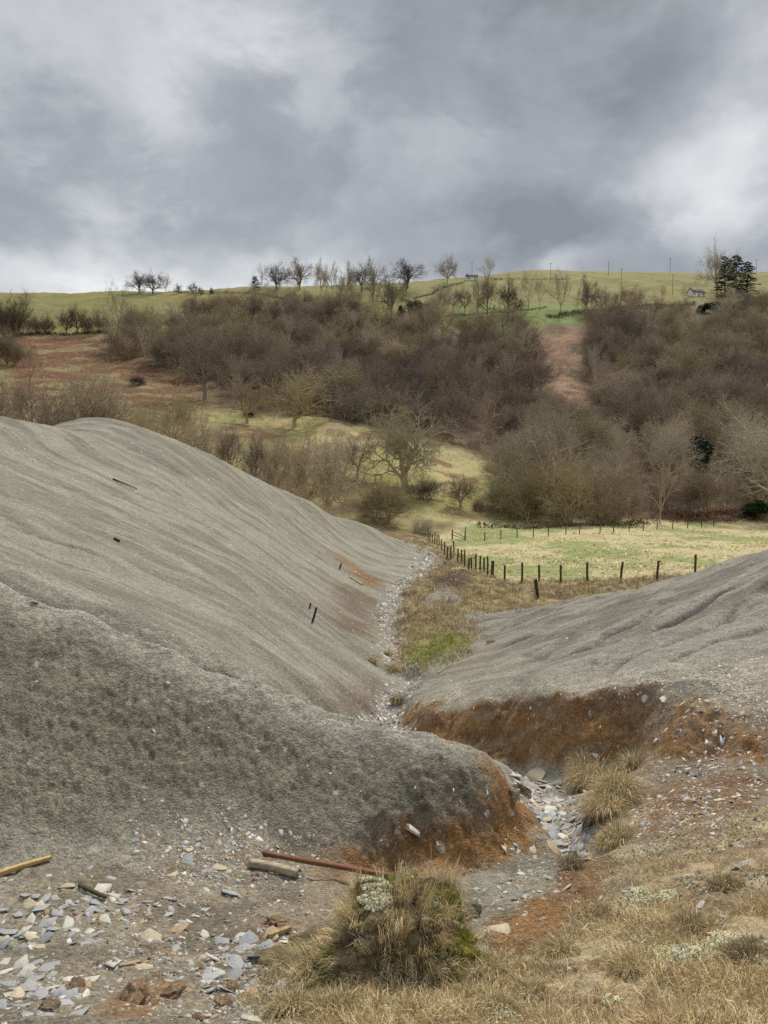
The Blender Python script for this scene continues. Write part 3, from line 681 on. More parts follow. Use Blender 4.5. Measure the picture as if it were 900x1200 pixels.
def unit(v): return v/(np.linalg.norm(v)+1e-9)

def gen_tree(seed, trunk=.28, limbs=6, levels=4, spread=.75, upright=.25, twigs=4, twig_len=.075, twig_w=.0022, stems=1, wild=.18, r0=.02, ratio=.66, kids=(5, 5, 5, 4), limb_len=.40):
    global rng
    rng = np.random.default_rng(seed); tr, cr = Acc(), Acc(); tw0, tw1, tw2 = [], [], []
    def grow(p, d, ln, rad, lev):
        n = 5 if lev <= 1 else 4; P = [p]; D = [d]
        for _ in range(n-1):
            d = unit(d+rng.normal(size=3)*wild+np.array([0, 0, upright*.22])); p = p+d*ln/(n-1); P.append(p); D.append(d)
        rr = np.linspace(rad, rad*(.45 if lev < levels else .2), n)
        (tr if lev <= 2 else cr).tube(P, np.maximum(rr, .0011), 6 if lev == 0 else 5 if lev == 1 else 3)
        if lev >= levels:
            for _ in range(twigs):
                t = rng.random(); k = min(int(t*(n-1)), n-2); q = P[k]+(P[k+1]-P[k])*(t*(n-1)-k)
                dd = unit(D[k]+rng.normal(size=3)*.55+np.array([0, 0, upright*.3])); l = twig_len*rng.uniform(.6, 1.3)
                tw0.append(q); tw1.append(q+dd*l*.5); tw2.append(q+unit(dd+rng.normal(size=3)*.35)*l)
            return
        nk = kids[min(lev, len(kids)-1)]
        for i in range(nk):
            t = .35+.65*(i+rng.random()*.8)/nk; t = min(t, .99); k = min(int(t*(n-1)), n-2); q = P[k]+(P[k+1]-P[k])*(t*(n-1)-k)
            side = unit(np.cross(D[k], rng.normal(size=3))); dd = unit(D[k]*(1-spread*.5)+side*spread*rng.uniform(.6, 1.2))
            grow(q, dd, ln*ratio*rng.uniform(.75, 1.15), rr[k]*.62, lev+1)
        grow(P[-1], unit(D[-1]+rng.normal(size=3)*.2), ln*ratio, rr[-1]*.9, lev+1)
    for sidx in range(stems):
        a = rng.random()*6.28; off = np.array([math.cos(a), math.sin(a), 0])*(.05*stems**.5 if stems > 1 else 0)
        lean = unit(np.array([math.cos(a)*.32, math.sin(a)*.32, 1]) if stems > 1 else np.array([rng.normal()*.06, rng.normal()*.06, 1.]))
        p0 = off+np.array([0, 0, -.03]); n = 5; P = [p0]; d = lean
        for _ in range(n-1):
            d = unit(d+rng.normal(size=3)*wild*.35+np.array([0, 0, .05])); P.append(P[-1]+d*(trunk+.03)/(n-1))
        rb = r0/(stems**.5); rr = np.array([rb*1.5, rb*1.05, rb, rb*.95, rb*.85]); tr.tube(P, rr, 7 if stems == 1 else 5)
        L = max(2, limbs if stems == 1 else limbs)
        for i in range(L):
            aa = 6.28*(i+rng.random()*.5)/L; el = rng.uniform(.25, 1.1)
            dd = unit(np.array([math.cos(aa)*math.cos(el), math.sin(aa)*math.cos(el), math.sin(el)])*1.0+d*.25)
            q = P[-1] if i % 2 else P[-1]+(P[-2]-P[-1])*rng.random()
            grow(q, dd, limb_len*rng.uniform(.75, 1.1)/(stems**.12), rb*.62, 1)
        grow(P[-1], unit(d+rng.normal(size=3)*.1), limb_len*1.05, rb*.8, 1)
    tw0, tw1, tw2 = map(np.array, (tw0, tw1, tw2)); cr.ribbons(tw0, tw1, tw2, twig_w*rng.uniform(.7, 1.3, len(tw0)))
    top = np.percentile(np.concatenate(cr.v)[:, 2], 98.5); s = 1.0/top
    allv = np.concatenate(cr.v)*s; wid = np.percentile(np.hypot(allv[:, 0], allv[:, 1]), 86)*2
    return tr.mesh('trunk', M['bark'], s, smooth=True), cr.mesh('crown', M['twig'], s), wid

KIND = {}
KIND['round'] = [gen_tree(10+i, trunk=.22, limbs=6, levels=4, spread=.8, upright=.2, twigs=4, kids=(5, 4, 4, 4), twig_len=.08, twig_w=.0038, r0=.032, ratio=.68) for i in range(3)]
KIND['wood'] = [gen_tree(30+i, trunk=.26, limbs=4, levels=4, spread=.75, upright=.4, twigs=5, kids=(4, 4, 4, 4), twig_len=.10, twig_w=.0024, r0=.030, ratio=.68) for i in range(5)]
KIND['shrub'] = [gen_tree(50+i, trunk=.05, limbs=3, levels=3, spread=.75, upright=.6, twigs=10, kids=(4, 4, 4), twig_len=.14, twig_w=.0032, stems=6, r0=.024, limb_len=.42, wild=.2) for i in range(4)]
KIND['slim'] = [gen_tree(70+i, trunk=.25, limbs=4, levels=3, spread=.55, upright=.9, twigs=9, kids=(5, 4, 4), twig_len=.10, twig_w=.0022, r0=.013, limb_len=.42) for i in range(3)]
KIND['oak'] = [gen_tree(91+i, trunk=.20, limbs=6, levels=4, spread=.95, upright=.12, twigs=6, kids=(4, 5, 5, 4), twig_len=.065, twig_w=.0016, r0=.034, wild=.30, ratio=.66, limb_len=.46) for i in range(2)]

def leaf_mass(seed, n, lobes, leaf=.05, z0=.06, flat=1.0):
    """evergreen bush/ivy crown: leaves spread through overlapping lumps"""
    global rng
    rng = np.random.default_rng(seed); a = Acc(); cen = []
    for i in range(lobes):
        h = rng.uniform(.2, .82); q = .42*math.sin(math.pi*min(h+.12, .98))**.7; an = rng.random()*6.28
        cen.append((math.cos(an)*q*rng.uniform(.2, .95), math.sin(an)*q*rng.uniform(.2, .95), h, rng.uniform(.14, .26)))
    cen = np.array(cen); k = rng.integers(0, lobes, n); d = rng.normal(size=(n, 3)); d /= np.linalg.norm(d, axis=1)[:, None]
    P = cen[k, :3]+d*(cen[k, 3]*rng.uniform(.55, 1.05, n))[:, None]; P[:, 2] = np.maximum(P[:, 2], z0*rng.random(n))
    e = unit_rows(d+rng.normal(size=(n, 3))*.6)*leaf; a.ribbons(P-e*.5, P, P+e*.5+np.array([0, 0, -leaf*.2]), np.full(n, leaf*.75))
    t = Acc(); t.tube([(0, 0, -.05), (0.01, 0, .25), (0, .01, .55)], [.03, .022, .012], 6)
    for i in range(5):
        c = cen[i % lobes]; t.tube([(0, 0, .15+.05*i), (c[0]*.6, c[1]*.6, (c[2]+.2)*.5), (c[0], c[1], c[2])], [.014, .01, .005], 4)
    return t.mesh('trunk', M['bark'], 1, smooth=True), a.mesh('crown', M['needle'], 1), .95
def unit_rows(v): return v/(np.linalg.norm(v, axis=1)[:, None]+1e-9)
def conifer(seed, n_whorl=26, wide=.28, droop=.25, top=.02, gaps=.15, per=9):
    global rng
    rng = np.random.default_rng(seed); a = Acc(); t = Acc()
    t.tube([(0, 0, -.03), (.004, 0, .4), (0, .004, .97)], [.022, .014, .003], 7); p0, p1, p2 = [], [], []
    for i in range(n_whorl):
        h = .07+.9*i/n_whorl; L = (wide*(1-h)**.7+top)
        for j in range(per):
            if rng.random() < gaps: continue
            an = rng.random()*6.28; l = L*rng.uniform(.6, 1.2); hh = h+rng.normal()*.012; dz = -droop*l*rng.uniform(.2, 1.2)
            t.tube([(0, 0, hh), (math.cos(an)*l*.9, math.sin(an)*l*.9, hh+dz*.6)], [.004, .001], 3)
            for s in np.linspace(.25, 1, 9):
                for q in range(6):
                    b = np.array([math.cos(an)*l*s, math.sin(an)*l*s, hh+dz*s*s]); sd = rng.normal(size=3)*.022; sd[2] = -abs(sd[2])*.7
                    out = np.array([math.cos(an), math.sin(an), .1])*.03; p0.append(b); p1.append(b+sd*.6+out*.5); p2.append(b+sd+out)
    p0, p1, p2 = map(np.array, (p0, p1, p2)); a.ribbons(p0, p1, p2, np.full(len(p0), .010))
    return t.mesh('trunk', M['bark'], 1, smooth=True), a.mesh('crown', M['needle'], 1), wide*1.9
KIND['holly'] = [leaf_mass(5+i, 5200, 15, .045) for i in range(3)]
KIND['conifer'] = [conifer(3), conifer(4, 22, .34, .1, .05, .25, 8), conifer(8, 24, .30, .35, .04, .3, 8)]

TINT = {'brown': (.335, .275, .205), 'purple': (.265, .22, .18), 'olive': (.38, .33, .21), 'grey': (.43, .37, .275), 'dark': (.15, .122, .098), 'pale': (.42, .38, .30),
        'green': (.022, .042, .018), 'spruce': (.018, .036, .024), 'holly': (.028, .058, .018)}
def tree_at(kind, x, y, h, w, tint, name, label, cat, group=None, var=None, rot=None, sink=.25):
    V = KIND[kind]; k = (var if var is not None else random.randrange(len(V))) % len(V); tm, cm, wid = V[k]
    e = bpy.data.objects.new(name, None); C.objects.link(e); e.empty_display_size = .5
    e.location = (x, y, gz(x, y)-sink); e.rotation_euler = (0, 0, rot if rot is not None else random.random()*6.28)
    s = w/wid; e.scale = (s, s, h); tag(e, label, cat, group)
    j = [1+random.uniform(-.06, .06) for _ in range(2)]; b_ = random.uniform(.78, 1.22); j = [q*b_ for q in j]; c = TINT[tint]; c = (c[0]*j[0], c[1]*(j[0]*.6+.4*j[1]), c[2]*j[1], 1)
    for nm, me in (('trunk', tm), ('crown', cm)):
        o = bpy.data.objects.new(nm, me); C.objects.link(o); o.parent = e; o.color = c
    return e
random.seed(4)
def tree_px(kind, px, py, top, wpx, tint, name, label, cat='tree', group=None, var=None, rot=None, Y=None):
    if Y is None and (px, py) in BEHIND: Y = BEHIND[(px, py)]
    if Y is None: p = hit(px, py)
    else:
        x = (px-CX)/FPX*Y; p = np.array([x, Y, gz(x, Y)]); py = project(*p)[1]
    d = p[1]; h = (py-top)/FPX*d; w = wpx/FPX*d
    tree_at(kind, p[0], p[1], h, w, tint, name, label, cat, group, var, rot)
    OCC.append((p[0], p[1], w*.3))
OCC = []
# trees whose feet are hidden by the left heap: their distance is given instead
BEHIND = {(380, 590): 88, (352, 583): 90, (322, 567): 96, (295, 556): 100, (268, 548): 104, (234, 545): 108, (205, 535): 118, (120, 525): 104, (42, 530): 106, (0, 520): 110, (160, 520): 100,
          (78, 522): 100, (403, 564): 108, (418, 566): 112, (446, 602): 92}
# --- the ridge line and the far pasture
T = tree_px
G1 = 'bare trees along the skyline ridge'
T('round', 163, 343, 319, 24, 'dark', 'bare_tree', 'left tree of the touching round pair on the left skyline', group=G1, var=0)
T('round', 179, 343, 318, 30, 'dark', 'bare_tree', 'dark broad tree, right of the touching round pair on the left skyline', group=G1, var=1)
T('slim', 195, 343, 322, 15, 'grey', 'bare_tree', 'pale thin tree just right of the round pair on the left skyline', group=G1)
for px, top, w, s in ((209, 333, 9, 'first, nearest the round pair'), (226, 331, 12, 'tallest, in the middle'), (235, 336, 9, 'right of the tallest')):
    T('round', px, 345, top, w, 'dark', 'bare_tree', 'tiny dark tree in the little row on the left skyline, '+s, group='tiny trees on the left skyline')
T('shrub', 248, 345, 337, 5, 'dark', 'bare_shrub', 'small dark bush at the right end of the left skyline hedge', 'bush')
T('conifer', 299, 341, 324, 13, 'green', 'evergreen_tree', 'small dark evergreen at the left end of the skyline tree row', var=1)
row = [(306, 341, 313, 16, 'slim', 'grey', 'pale slender tree just right of the small skyline evergreen'), (324, 341, 312, 30, 'round', 'dark', 'dark round tree, second from the evergreen on the skyline'),
       (351, 341, 306, 30, 'round', 'brown', 'tall fan-shaped tree left of centre on the skyline'), (376, 346, 308, 19, 'round', 'grey', 'narrow pale tree, left one of two twins on the skyline'),
       (390, 347, 308, 22, 'slim', 'grey', 'narrow pale tree, right one of two twins on the skyline'), (407, 360, 310, 26, 'round', 'grey', 'tall tree standing lower on the slope under the skyline twins'),
       (424, 340, 310, 24, 'round', 'dark', 'dark tree just left of the leaning pair on the skyline'), (437, 358, 307, 28, 'round', 'grey', 'tall forked pale tree left of the widest skyline tree'),
       (477, 339, 307, 38, 'round', 'dark', 'widest darkest tree on the skyline, beside the dip'), (524, 334, 303, 25, 'round', 'pale', 'pale tree left of the small white cottage'),
       (572, 330, 302, 19, 'slim', 'grey', 'tree right of the small white cottage, above the hill edge'), (458, 371, 325, 40, 'round', 'brown', 'broad tree below the widest skyline tree'),
       (531, 364, 335, 22, 'round', 'grey', 'small field tree below the pale tree near the cottage'), (545, 366, 336, 18, 'round', 'brown', 'slender brown tree under the white cottage, left of three'),
       (559, 366, 326, 22, 'slim', 'brown', 'tall slender tree under the white cottage, middle of three'), (571, 374, 322, 26, 'round', 'brown', 'tallest brown tree below the cottage, at the bright green strip'),
       (596, 376, 330, 34, 'round', 'dark', 'dark round-headed tree at the right end of the bright green strip'), (619, 364, 317, 22, 'slim', 'grey', 'upright grey tree right of the bright green strip'),
       (633, 364, 322, 16, 'slim', 'grey', 'thin grey tree between two taller ones above the red clearing'), (655, 370, 317, 30, 'slim', 'grey', 'tall loose tree directly above the red bracken clearing'),
       (687, 366, 325, 23, 'round', 'brown', 'oval-headed tree at the top right of the red clearing'), (704, 366, 336, 24, 'round', 'brown', 'low dark tree right of the oval-headed one'),
       (727, 362, 337, 22, 'round', 'brown', 'small round tree on the field edge, left of a matching neighbour'), (743, 362, 337, 22, 'round', 'brown', 'small round tree on the field edge, right of a matching neighbour'),
       (775, 356, 333, 18, 'slim', 'grey', 'pale thin tree on the field edge left of the farmhouse'), (803, 358, 332, 15, 'slim', 'grey', 'thin tree beside the left gable of the white farmhouse'),
       (840, 345, 294, 38, 'round', 'pale', 'large pale bare tree against the dark conifers on the right skyline'), (860, 348, 318, 20, 'slim', 'pale', 'pale slender tree standing in front of the dark conifers'),
       (225, 368, 345, 26, 'round', 'brown', 'lone flat-topped tree in the left pasture'), (264, 376, 343, 34, 'round', 'brown', 'bushy tree on the left pasture edge, right of the lone one'),
       (136, 398, 336, 36, 'slim', 'grey', 'tall pale tree rising above the hedge at the left wood edge'), (78, 393, 364, 22, 'round', 'dark', 'dark hedge tree, left of a close pair on the left'),
       (90, 393, 361, 26, 'round', 'dark', 'dark hedge tree, right of a close pair on the left'), (40, 393, 372, 18, 'shrub', 'brown', 'rounded thorn in the hedge right of the dark left clump'),
       (57, 393, 370, 17, 'shrub', 'brown', 'rounded thorn in the hedge left of the dark pair'), (103, 392, 372, 14, 'shrub', 'brown', 'small thorn in the hedge right of the dark pair'),
       (118, 392, 367, 20, 'shrub', 'brown', 'brown thorn in the hedge beside the tall pale tree'), (12, 398, 351, 44, 'shrub', 'dark', 'dark dense tree clump at the left edge of the far hedge'),
       (3, 396, 362, 30, 'shrub', 'purple', 'purple-brown bush half cut by the left picture edge'), (22, 430, 399, 34, 'shrub', 'brown', 'brown bush on the bracken slope at the left'),
       (2, 430, 385, 34, 'shrub', 'brown', 'taller bush on the bracken slope cut by the left edge'), (160, 452, 440, 20, 'shrub', 'dark', 'low dark bush alone in the red bracken'),
       (497, 380, 352, 28, 'shrub', 'brown', 'brown scrubby tree right of the little spruce'), (515, 372, 336, 26, 'round', 'grey', 'loose grey tree left of the bright green strip')]
for px, py, top, w, kind, tint, lab in row:
    n = 'bare_shrub' if kind == 'shrub' else 'bare_tree'
    T(kind, px, py, top, w, tint, n, lab, 'bush' if kind == 'shrub' else 'tree', group=G1 if py < 350 else None)
T('conifer', 470, 381, 357, 14, 'spruce', 'spruce_tree', 'small dark spruce alone at the top of the wood', var=0)
T('holly', 486, 381, 349, 28, 'dark', 'evergreen_tree', 'dark ivy-clad tree touching the little spruce', var=0)
T('conifer', 849, 346, 301, 24, 'spruce', 'conifer_tree', 'left of the three big dark conifers on the right skyline', group='dark conifers on the right skyline', var=1)
T('conifer', 862, 347, 299, 26, 'spruce', 'conifer_tree', 'middle and tallest of the three big dark conifers', group='dark conifers on the right skyline', var=2)
T('conifer', 875, 346, 305, 26, 'spruce', 'conifer_tree', 'right of the three big dark conifers on the right skyline', group='dark conifers on the right skyline', var=1)
T('holly', 826, 366, 353, 20, 'green', 'evergreen_bush', 'dark green bush below the white farmhouse', 'bush', var=1)
T('holly', 838, 362, 352, 14, 'green', 'evergreen_bush', 'smaller green bush right of the one below the farmhouse', 'bush', var=2)
T('holly', 818, 558, 508, 46, 'green', 'evergreen_tree', 'dark green ivy-covered tree deep in the right wood', var=0)
T('holly', 886, 608, 581, 36, 'holly', 'holly_bush', 'round dark green holly bush at the right end of the field', 'bush', var=1)
T('holly', 291, 487, 477, 12, 'green', 'evergreen_bush', 'small green bush at the upper edge of the pale meadow', 'bush', var=2)
# --- trees round the pale meadow and behind the left heap
mid = [(475, 578, 474, 112, 'oak', 'olive', 'large spreading oak standing alone in the pale meadow', 0), (541, 597, 556, 38, 'oak', 'brown', 'small twisted thorn tree in the meadow right of the oak', 1),
       (380, 590, 500, 74, 'oak', 'grey', 'pale twiggy tree rising just behind the left heap crest', 1), (352, 583, 505, 60, 'round', 'grey', 'bare tree behind the heap, left of the pale twiggy one', 0),
       (418, 566, 503, 44, 'wood', 'brown', 'slender dark-stemmed tree left of the oak', 1), (403, 564, 512, 36, 'wood', 'brown', 'slender tree partly hidden behind its dark-stemmed neighbour', 2),
       (446, 602, 562, 62, 'shrub', 'olive', 'wide olive bush between the heap and the oak', 0), (322, 567, 508, 52, 'round', 'brown', 'brown tree behind the middle of the heap crest', 2),
       (295, 556, 505, 44, 'wood', 'purple', 'upright reddish tree behind the heap crest', 3), (268, 548, 500, 46, 'wood', 'brown', 'brown upright tree behind the heap, above its steep shoulder', 4),
       (234, 545, 484, 62, 'round', 'grey', 'grey twiggy tree above the right shoulder of the heap top', 0), (205, 535, 450, 56, 'round', 'olive', 'rounded olive-brown tree right of the heap summit', 1),
       (120, 525, 428, 84, 'oak', 'grey', 'wide spreading tree directly above the heap summit', 1), (42, 530, 434, 78, 'round', 'brown', 'tall bare tree behind the heap at the left', 2),
       (0, 520, 450, 50, 'round', 'brown', 'bare tree behind the heap cut by the left picture edge', 0), (160, 520, 478, 50, 'shrub', 'olive', 'low olive scrub just above the heap summit', 2),
       (78, 522, 470, 50, 'shrub', 'brown', 'low brown scrub left of the heap summit', 1), (500, 586, 560, 40, 'shrub', 'brown', 'low dark brambly bush at the foot of the oak', 3),
       (560, 598, 582, 16, 'shrub', 'brown', 'tiny bush right of the twisted thorn tree', 1), (495, 625, 606, 24, 'shrub', 'pale', 'small straw-coloured bush at the tip of the left heap', 2),
       (345, 500, 432, 70, 'oak', 'olive', 'round-headed olive tree in the wood above the meadow', 0), (400, 478, 425, 60, 'oak', 'olive', 'spreading olive tree in the middle of the wood', 1),
       (240, 470, 385, 62, 'wood', 'purple', 'big dark rounded tree at the wood edge by the bracken', 0), (195, 430, 396, 30, 'shrub', 'brown', 'brown rounded tree at the wood corner by the bracken', 1),
       (150, 415, 378, 44, 'shrub', 'brown', 'brown bush under the tall pale hedge tree', 3), (290, 496, 440, 56, 'round', 'brown', 'brown tree on the upper edge of the pale meadow', 1),
       (612, 612, 548, 66, 'shrub', 'olive', 'big rounded olive bush at the left corner of the field', 0), (664, 614, 540, 74, 'shrub', 'olive', 'big rounded bush, second along the field edge', 1),
       (714, 613, 540, 70, 'shrub', 'brown', 'brown bush in the middle of the far field edge', 2), (773, 613, 524, 50, 'slim', 'brown', 'dark-stemmed upright tree at the far field edge', 1),
       (822, 606, 545, 66, 'shrub', 'brown', 'broad brown bush left of the holly', 3), (636, 560, 476, 66, 'wood', 'grey', 'tall grey tree below the red clearing', 2),
       (694, 570, 485, 62, 'wood', 'olive', 'rounded grey-olive tree right below the red clearing', 3), (587, 600, 560, 44, 'shrub', 'olive', 'smaller olive bush at the left of the field-edge bushes', 2),
       (770, 545, 500, 46, 'shrub', 'grey', 'grey rounded bush left of the ivy-covered tree', 1), (928, 612, 482, 150, 'oak', 'pale', 'old pale-limbed oak reaching in from the right edge', 1),
       (876, 585, 482, 60, 'wood', 'grey', 'pale twiggy tree behind the holly bush', 0), (900, 400, 362, 40, 'wood', 'brown', 'brown tree at the right edge below the conifers', 1)]
for px, py, top, w, kind, tint, lab, var in mid:
    n = 'bare_shrub' if kind == 'shrub' else 'bare_tree'
    T(kind, px, py, top, w, tint, n, lab, 'bush' if kind == 'shrub' else 'tree', var=var)

# --- the hanging wood: every tree its own object
def hits(PX, PY, y0=80, y1=500, n=500):
    ys = np.exp(np.linspace(math.log(y0), math.log(y1), n)); out = np.full((len(PX), 2), np.nan)
    for i in range(0, len(PX), 400):
        px = PX[i:i+400]; py = PY[i:i+400]; u = (px-CX)/FPX; v = (CY-py)/FPX; dy = CP+v*SP
        X = (u/dy)[:, None]*ys; Zr = ((-SP+v*CP)/dy)[:, None]*ys; g = base_h(X, np.broadcast_to(ys, X.shape))-Zr
        k = np.argmax(g > 0, 1); ok = g[np.arange(len(px)), k] > 0; out[i:i+400, 1] = np.where(ok, ys[k], np.nan); out[i:i+400, 0] = (u/dy)*out[i:i+400, 1]
    return out
def pip(px, py, P):
    return in_poly(np.asarray(px, float), np.asarray(py, float), P) > 0
WOOD = [[(125, 418), (152, 392), (240, 380), (300, 362), (380, 362), (430, 372), (460, 384), (520, 392), (600, 394), (618, 402), (618, 440), (640, 476), (684, 512), (722, 560), (735, 606), (600, 606), (600, 570), (606, 550), (560, 525), (500, 512), (430, 496), (330, 486), (250, 468), (240, 448), (190, 432)],
        [(690, 386), (704, 376), (760, 378), (830, 378), (850, 366), (899, 356), (899, 600), (790, 606), (760, 590), (760, 556), (736, 512), (712, 478), (690, 446), (684, 410)],
        [(0, 440), (0, 441), (1, 441)]]
SPOTS = [(170, 405, 'at its left end by the bracken'), (260, 375, 'along its upper left edge'), (270, 430, 'just above the bracken slope'), (330, 400, 'left of its middle'), (340, 460, 'above the pale meadow'),
         (400, 375, 'under the skyline tree row'), (430, 430, 'in its middle'), (450, 480, 'above the lone oak'), (500, 400, 'below the little spruce'), (540, 450, 'right of its middle'), (540, 505, 'above the right end of the meadow'),
         (590, 410, 'left of the red clearing'), (620, 500, 'below the red clearing'), (660, 570, 'behind the field-edge bushes'), (720, 400, 'at the top right of the red clearing'), (800, 390, 'below the white farmhouse'),
         (870, 390, 'below the dark conifers'), (740, 450, 'right of the red clearing'), (810, 450, 'on the right-hand slope'), (880, 460, 'at the right edge, halfway down'), (790, 540, 'round the ivy-covered tree'), (870, 560, 'above the holly bush'),
         (60, 480, 'behind the top of the left heap'), (280, 540, 'behind the sloping heap crest')]
MADE = []
def fill_wood():
    r = np.random.default_rng(12); n = 9000; PX = r.uniform(-60, 960, n); PY = r.uniform(350, 612, n)
    k = pip(PX, PY, WOOD[0]) | pip(PX, PY, WOOD[1]) | pip(PX, PY, WOOD[2]); PX, PY = PX[k], PY[k]; W = hits(PX, PY)
    pts_, cnt = [], 0
    for (px, py, w) in zip(PX, PY, W):
        if not np.isfinite(w[0]) or cnt >= 380: continue
        if any((w[0]-q[0])**2+(w[1]-q[1])**2 < 5.7**2 for q in pts_): continue
        if any((w[0]-q[0])**2+(w[1]-q[1])**2 < (q[2]+1.2)**2 for q in OCC): continue
        if 782 < px < 854 and 536 < py < 604: continue
        pts_.append(w); cnt += 1
        nv = vnoise(w[0]*.03, w[1]*.03, 77)+r.normal()*.16; t = 'purple' if nv > .70 else 'brown' if nv > .45 else 'olive' if nv > .28 else 'grey'
        sh = vnoise(w[0]*.05+9, w[1]*.05, 78)+r.normal()*.12 > .52
        spot = min(SPOTS, key=lambda q: (q[0]-px)**2+(q[1]-py)**2*1.8)[2]
        cname = {'purple': 'dark purplish', 'brown': 'brown', 'olive': 'olive-grey', 'grey': 'pale grey'}[t]
        pb = r.random() < .09
        if pb: h = r.uniform(9, 13); wd = h*.5; kind = 'slim'; sh = False; t = 'pale'; cname = 'pale slender'
        elif sh: h = r.uniform(5.5, 8.5); wd = h*r.uniform(1.0, 1.35); kind = 'shrub'
        else: h = r.uniform(7.5, 13); wd = h*r.uniform(.75, 1.0); kind = 'wood'
        what = 'bushy tree' if sh else 'bare tree'
        MADE.append((tree_at(kind, w[0], w[1], h, wd, t, 'bare_shrub' if sh else 'bare_tree', '', 'bush' if sh else 'tree'), cname, what, spot, w[0]/w[1]))
    groups = {}
    for q in MADE: groups.setdefault((q[1], q[2], q[3]), []).append(q)
    ORD = 'first second third fourth fifth sixth seventh eighth ninth tenth eleventh twelfth'.split()
    NUM = 'one two three four five six seven eight nine ten eleven twelve'.split()
    for (cname, what, spot), L in groups.items():
        L.sort(key=lambda q: q[4]); n = len(L)
        for i, q in enumerate(L):
            if n == 1: lab = 'the only %s %s in the hillside wood %s' % (cname, what, spot)
            elif n <= 12: lab = '%s %s %s, %s of %s from the left' % (cname, what, 'in the wood '+spot if len(spot.split()) < 5 else spot, ORD[i], NUM[n-1])
            else: lab = '%s %s in the hillside wood, %s' % (cname, what, spot)
            q[0]['label'] = ' '.join(lab.split()[:16]); q[0]['group'] = '%s %ss in the hillside wood %s' % (cname, what, spot)
    print('wood trees', cnt)
fill_wood()

# low brush between the stems: nobody could count it
def brush():
    global rng
    rng = np.random.default_rng(5); a = Acc(); n = 90000
    u = rng.uniform(-.62, .62, n); v = rng.uniform(math.log(95), math.log(400), n); r = np.exp(v); x = np.sin(u)*r; y = np.cos(u)*r
    k = (Z['wood'](x, y, (u, v)) > rng.random(n)) & (fbm(x*.08, y*.08, 301, 3) > .42); x, y = x[k], y[k]; n = len(x)
    k2 = np.zeros(n); b = np.stack([x, y, full_h(x, y)-.05], -1); d = unit_rows(rng.normal(size=(n, 3))*np.array([.7, .7, .3])+np.array([0, 0, .8])); l = rng.uniform(.5, 1.7, n)[:, None]
    a.ribbons(b, b+d*l*.5, b+unit_rows(d+rng.normal(size=(n, 3))*.4)*l, rng.uniform(.05, .11, n))
    me = a.mesh('undergrowth', M['twig']); o = put('undergrowth', me); o.color = (.22, .16, .11, 1); tag(o, 'brown brambles and brush covering the floor of the hillside wood', 'undergrowth', kind='stuff')
brush()
# ============================================================ stones and slate
PAL = {'blue': (.36, .375, .392), 'grey': (.37, .37, .36), 'pale': (.56, .54, .48), 'buff': (.50, .43, .31), 'rust': (.30, .16, .07), 'dark': (.13, .12, .11), 'tan': (.38, .28, .18)}
CN = {'blue': 'blue-grey', 'grey': 'grey', 'pale': 'pale', 'buff': 'buff', 'rust': 'rusty', 'dark': 'dark', 'tan': 'tan'}
def slope(x, y, e=.08):
    z = full_h(x, y); return (full_h(x+e, y)-z)/e, (full_h(x, y+e)-z)/e, z
def chips(name, x, y, size, cols, seed, thick=.16, lift=.25, label=None, tilt=.25):
    """one mesh of flat angular chips: x, y, size arrays"""
    r = np.random.default_rng(seed); n = len(x); K = 4
    gx, gy, z = slope(x, y, .1)
    ang = np.sort(r.random((n, K)), 1)*2*math.pi*.5+np.arange(K)/K*math.pi*1.0+r.random((n, 1))*6.28
    ang = np.cumsum(r.uniform(.6, 1.4, (n, K)), 1); ang = ang/ang[:, -1:]*2*math.pi+r.random((n, 1))*6.28
    rad = size[:, None]*.5*r.uniform(.65, 1.15, (n, K)); asp = r.uniform(.4, .9, (n, 1)); rot = r.random((n, 1))*6.28
    px = np.cos(ang)*rad; py = np.sin(ang)*rad*asp; px, py = px*np.cos(rot)-py*np.sin(rot), px*np.sin(rot)+py*np.cos(rot)
    th = size*r.uniform(.5, 1.4, n)*thick; tx = gx+r.normal(size=n)*tilt; ty = gy+r.normal(size=n)*tilt
    V = np.empty((n, 2*K, 3), np.float32)
    for lay, s, dz in ((0, .92, th*(lift)+0*th), (1, 1.0, -th*(1-lift))):
        V[:, lay*K:(lay+1)*K, 0] = x[:, None]+px*s; V[:, lay*K:(lay+1)*K, 1] = y[:, None]+py*s
        V[:, lay*K:(lay+1)*K, 2] = z[:, None]+px*s*tx[:, None]+py*s*ty[:, None]+dz[:, None]
    b = (np.arange(n)*2*K)[:, None]; top = (b+np.arange(K)[None]); i = np.arange(K); j = (i+1) % K
    side = (b[:, :, None]+np.stack([i, i+K, j+K, j], -1)[None]).reshape(-1)
    F = np.concatenate([top.reshape(-1), side]); S = np.concatenate([np.full(n, K), np.full(n*K, 4)])
    c = np.repeat(cols[:, None], 2*K, 1).reshape(-1, 3)
    me = fast_mesh(name, V.reshape(-1, 3), F, S, c, [M['stone']], False)
    return put(name, me)
def pick_cols(r, n, w):
    ks = list(w); p = np.array([w[k] for k in ks], float); p /= p.sum(); c = np.array([PAL[k] for k in ks])[r.choice(len(ks), n, p=p)]
    return c*r.uniform(.7, 1.25, (n, 1))*(1+r.normal(size=(n, 3))*.03)
def scatter(n, lo, hi, u0=-.52, u1=.52, seed=0):
    r = np.random.default_rng(seed); u = r.uniform(u0, u1, n); v = r.uniform(math.log(lo), math.log(hi), n); return r, u, v, np.sin(u)*np.exp(v), np.cos(u)*np.exp(v)
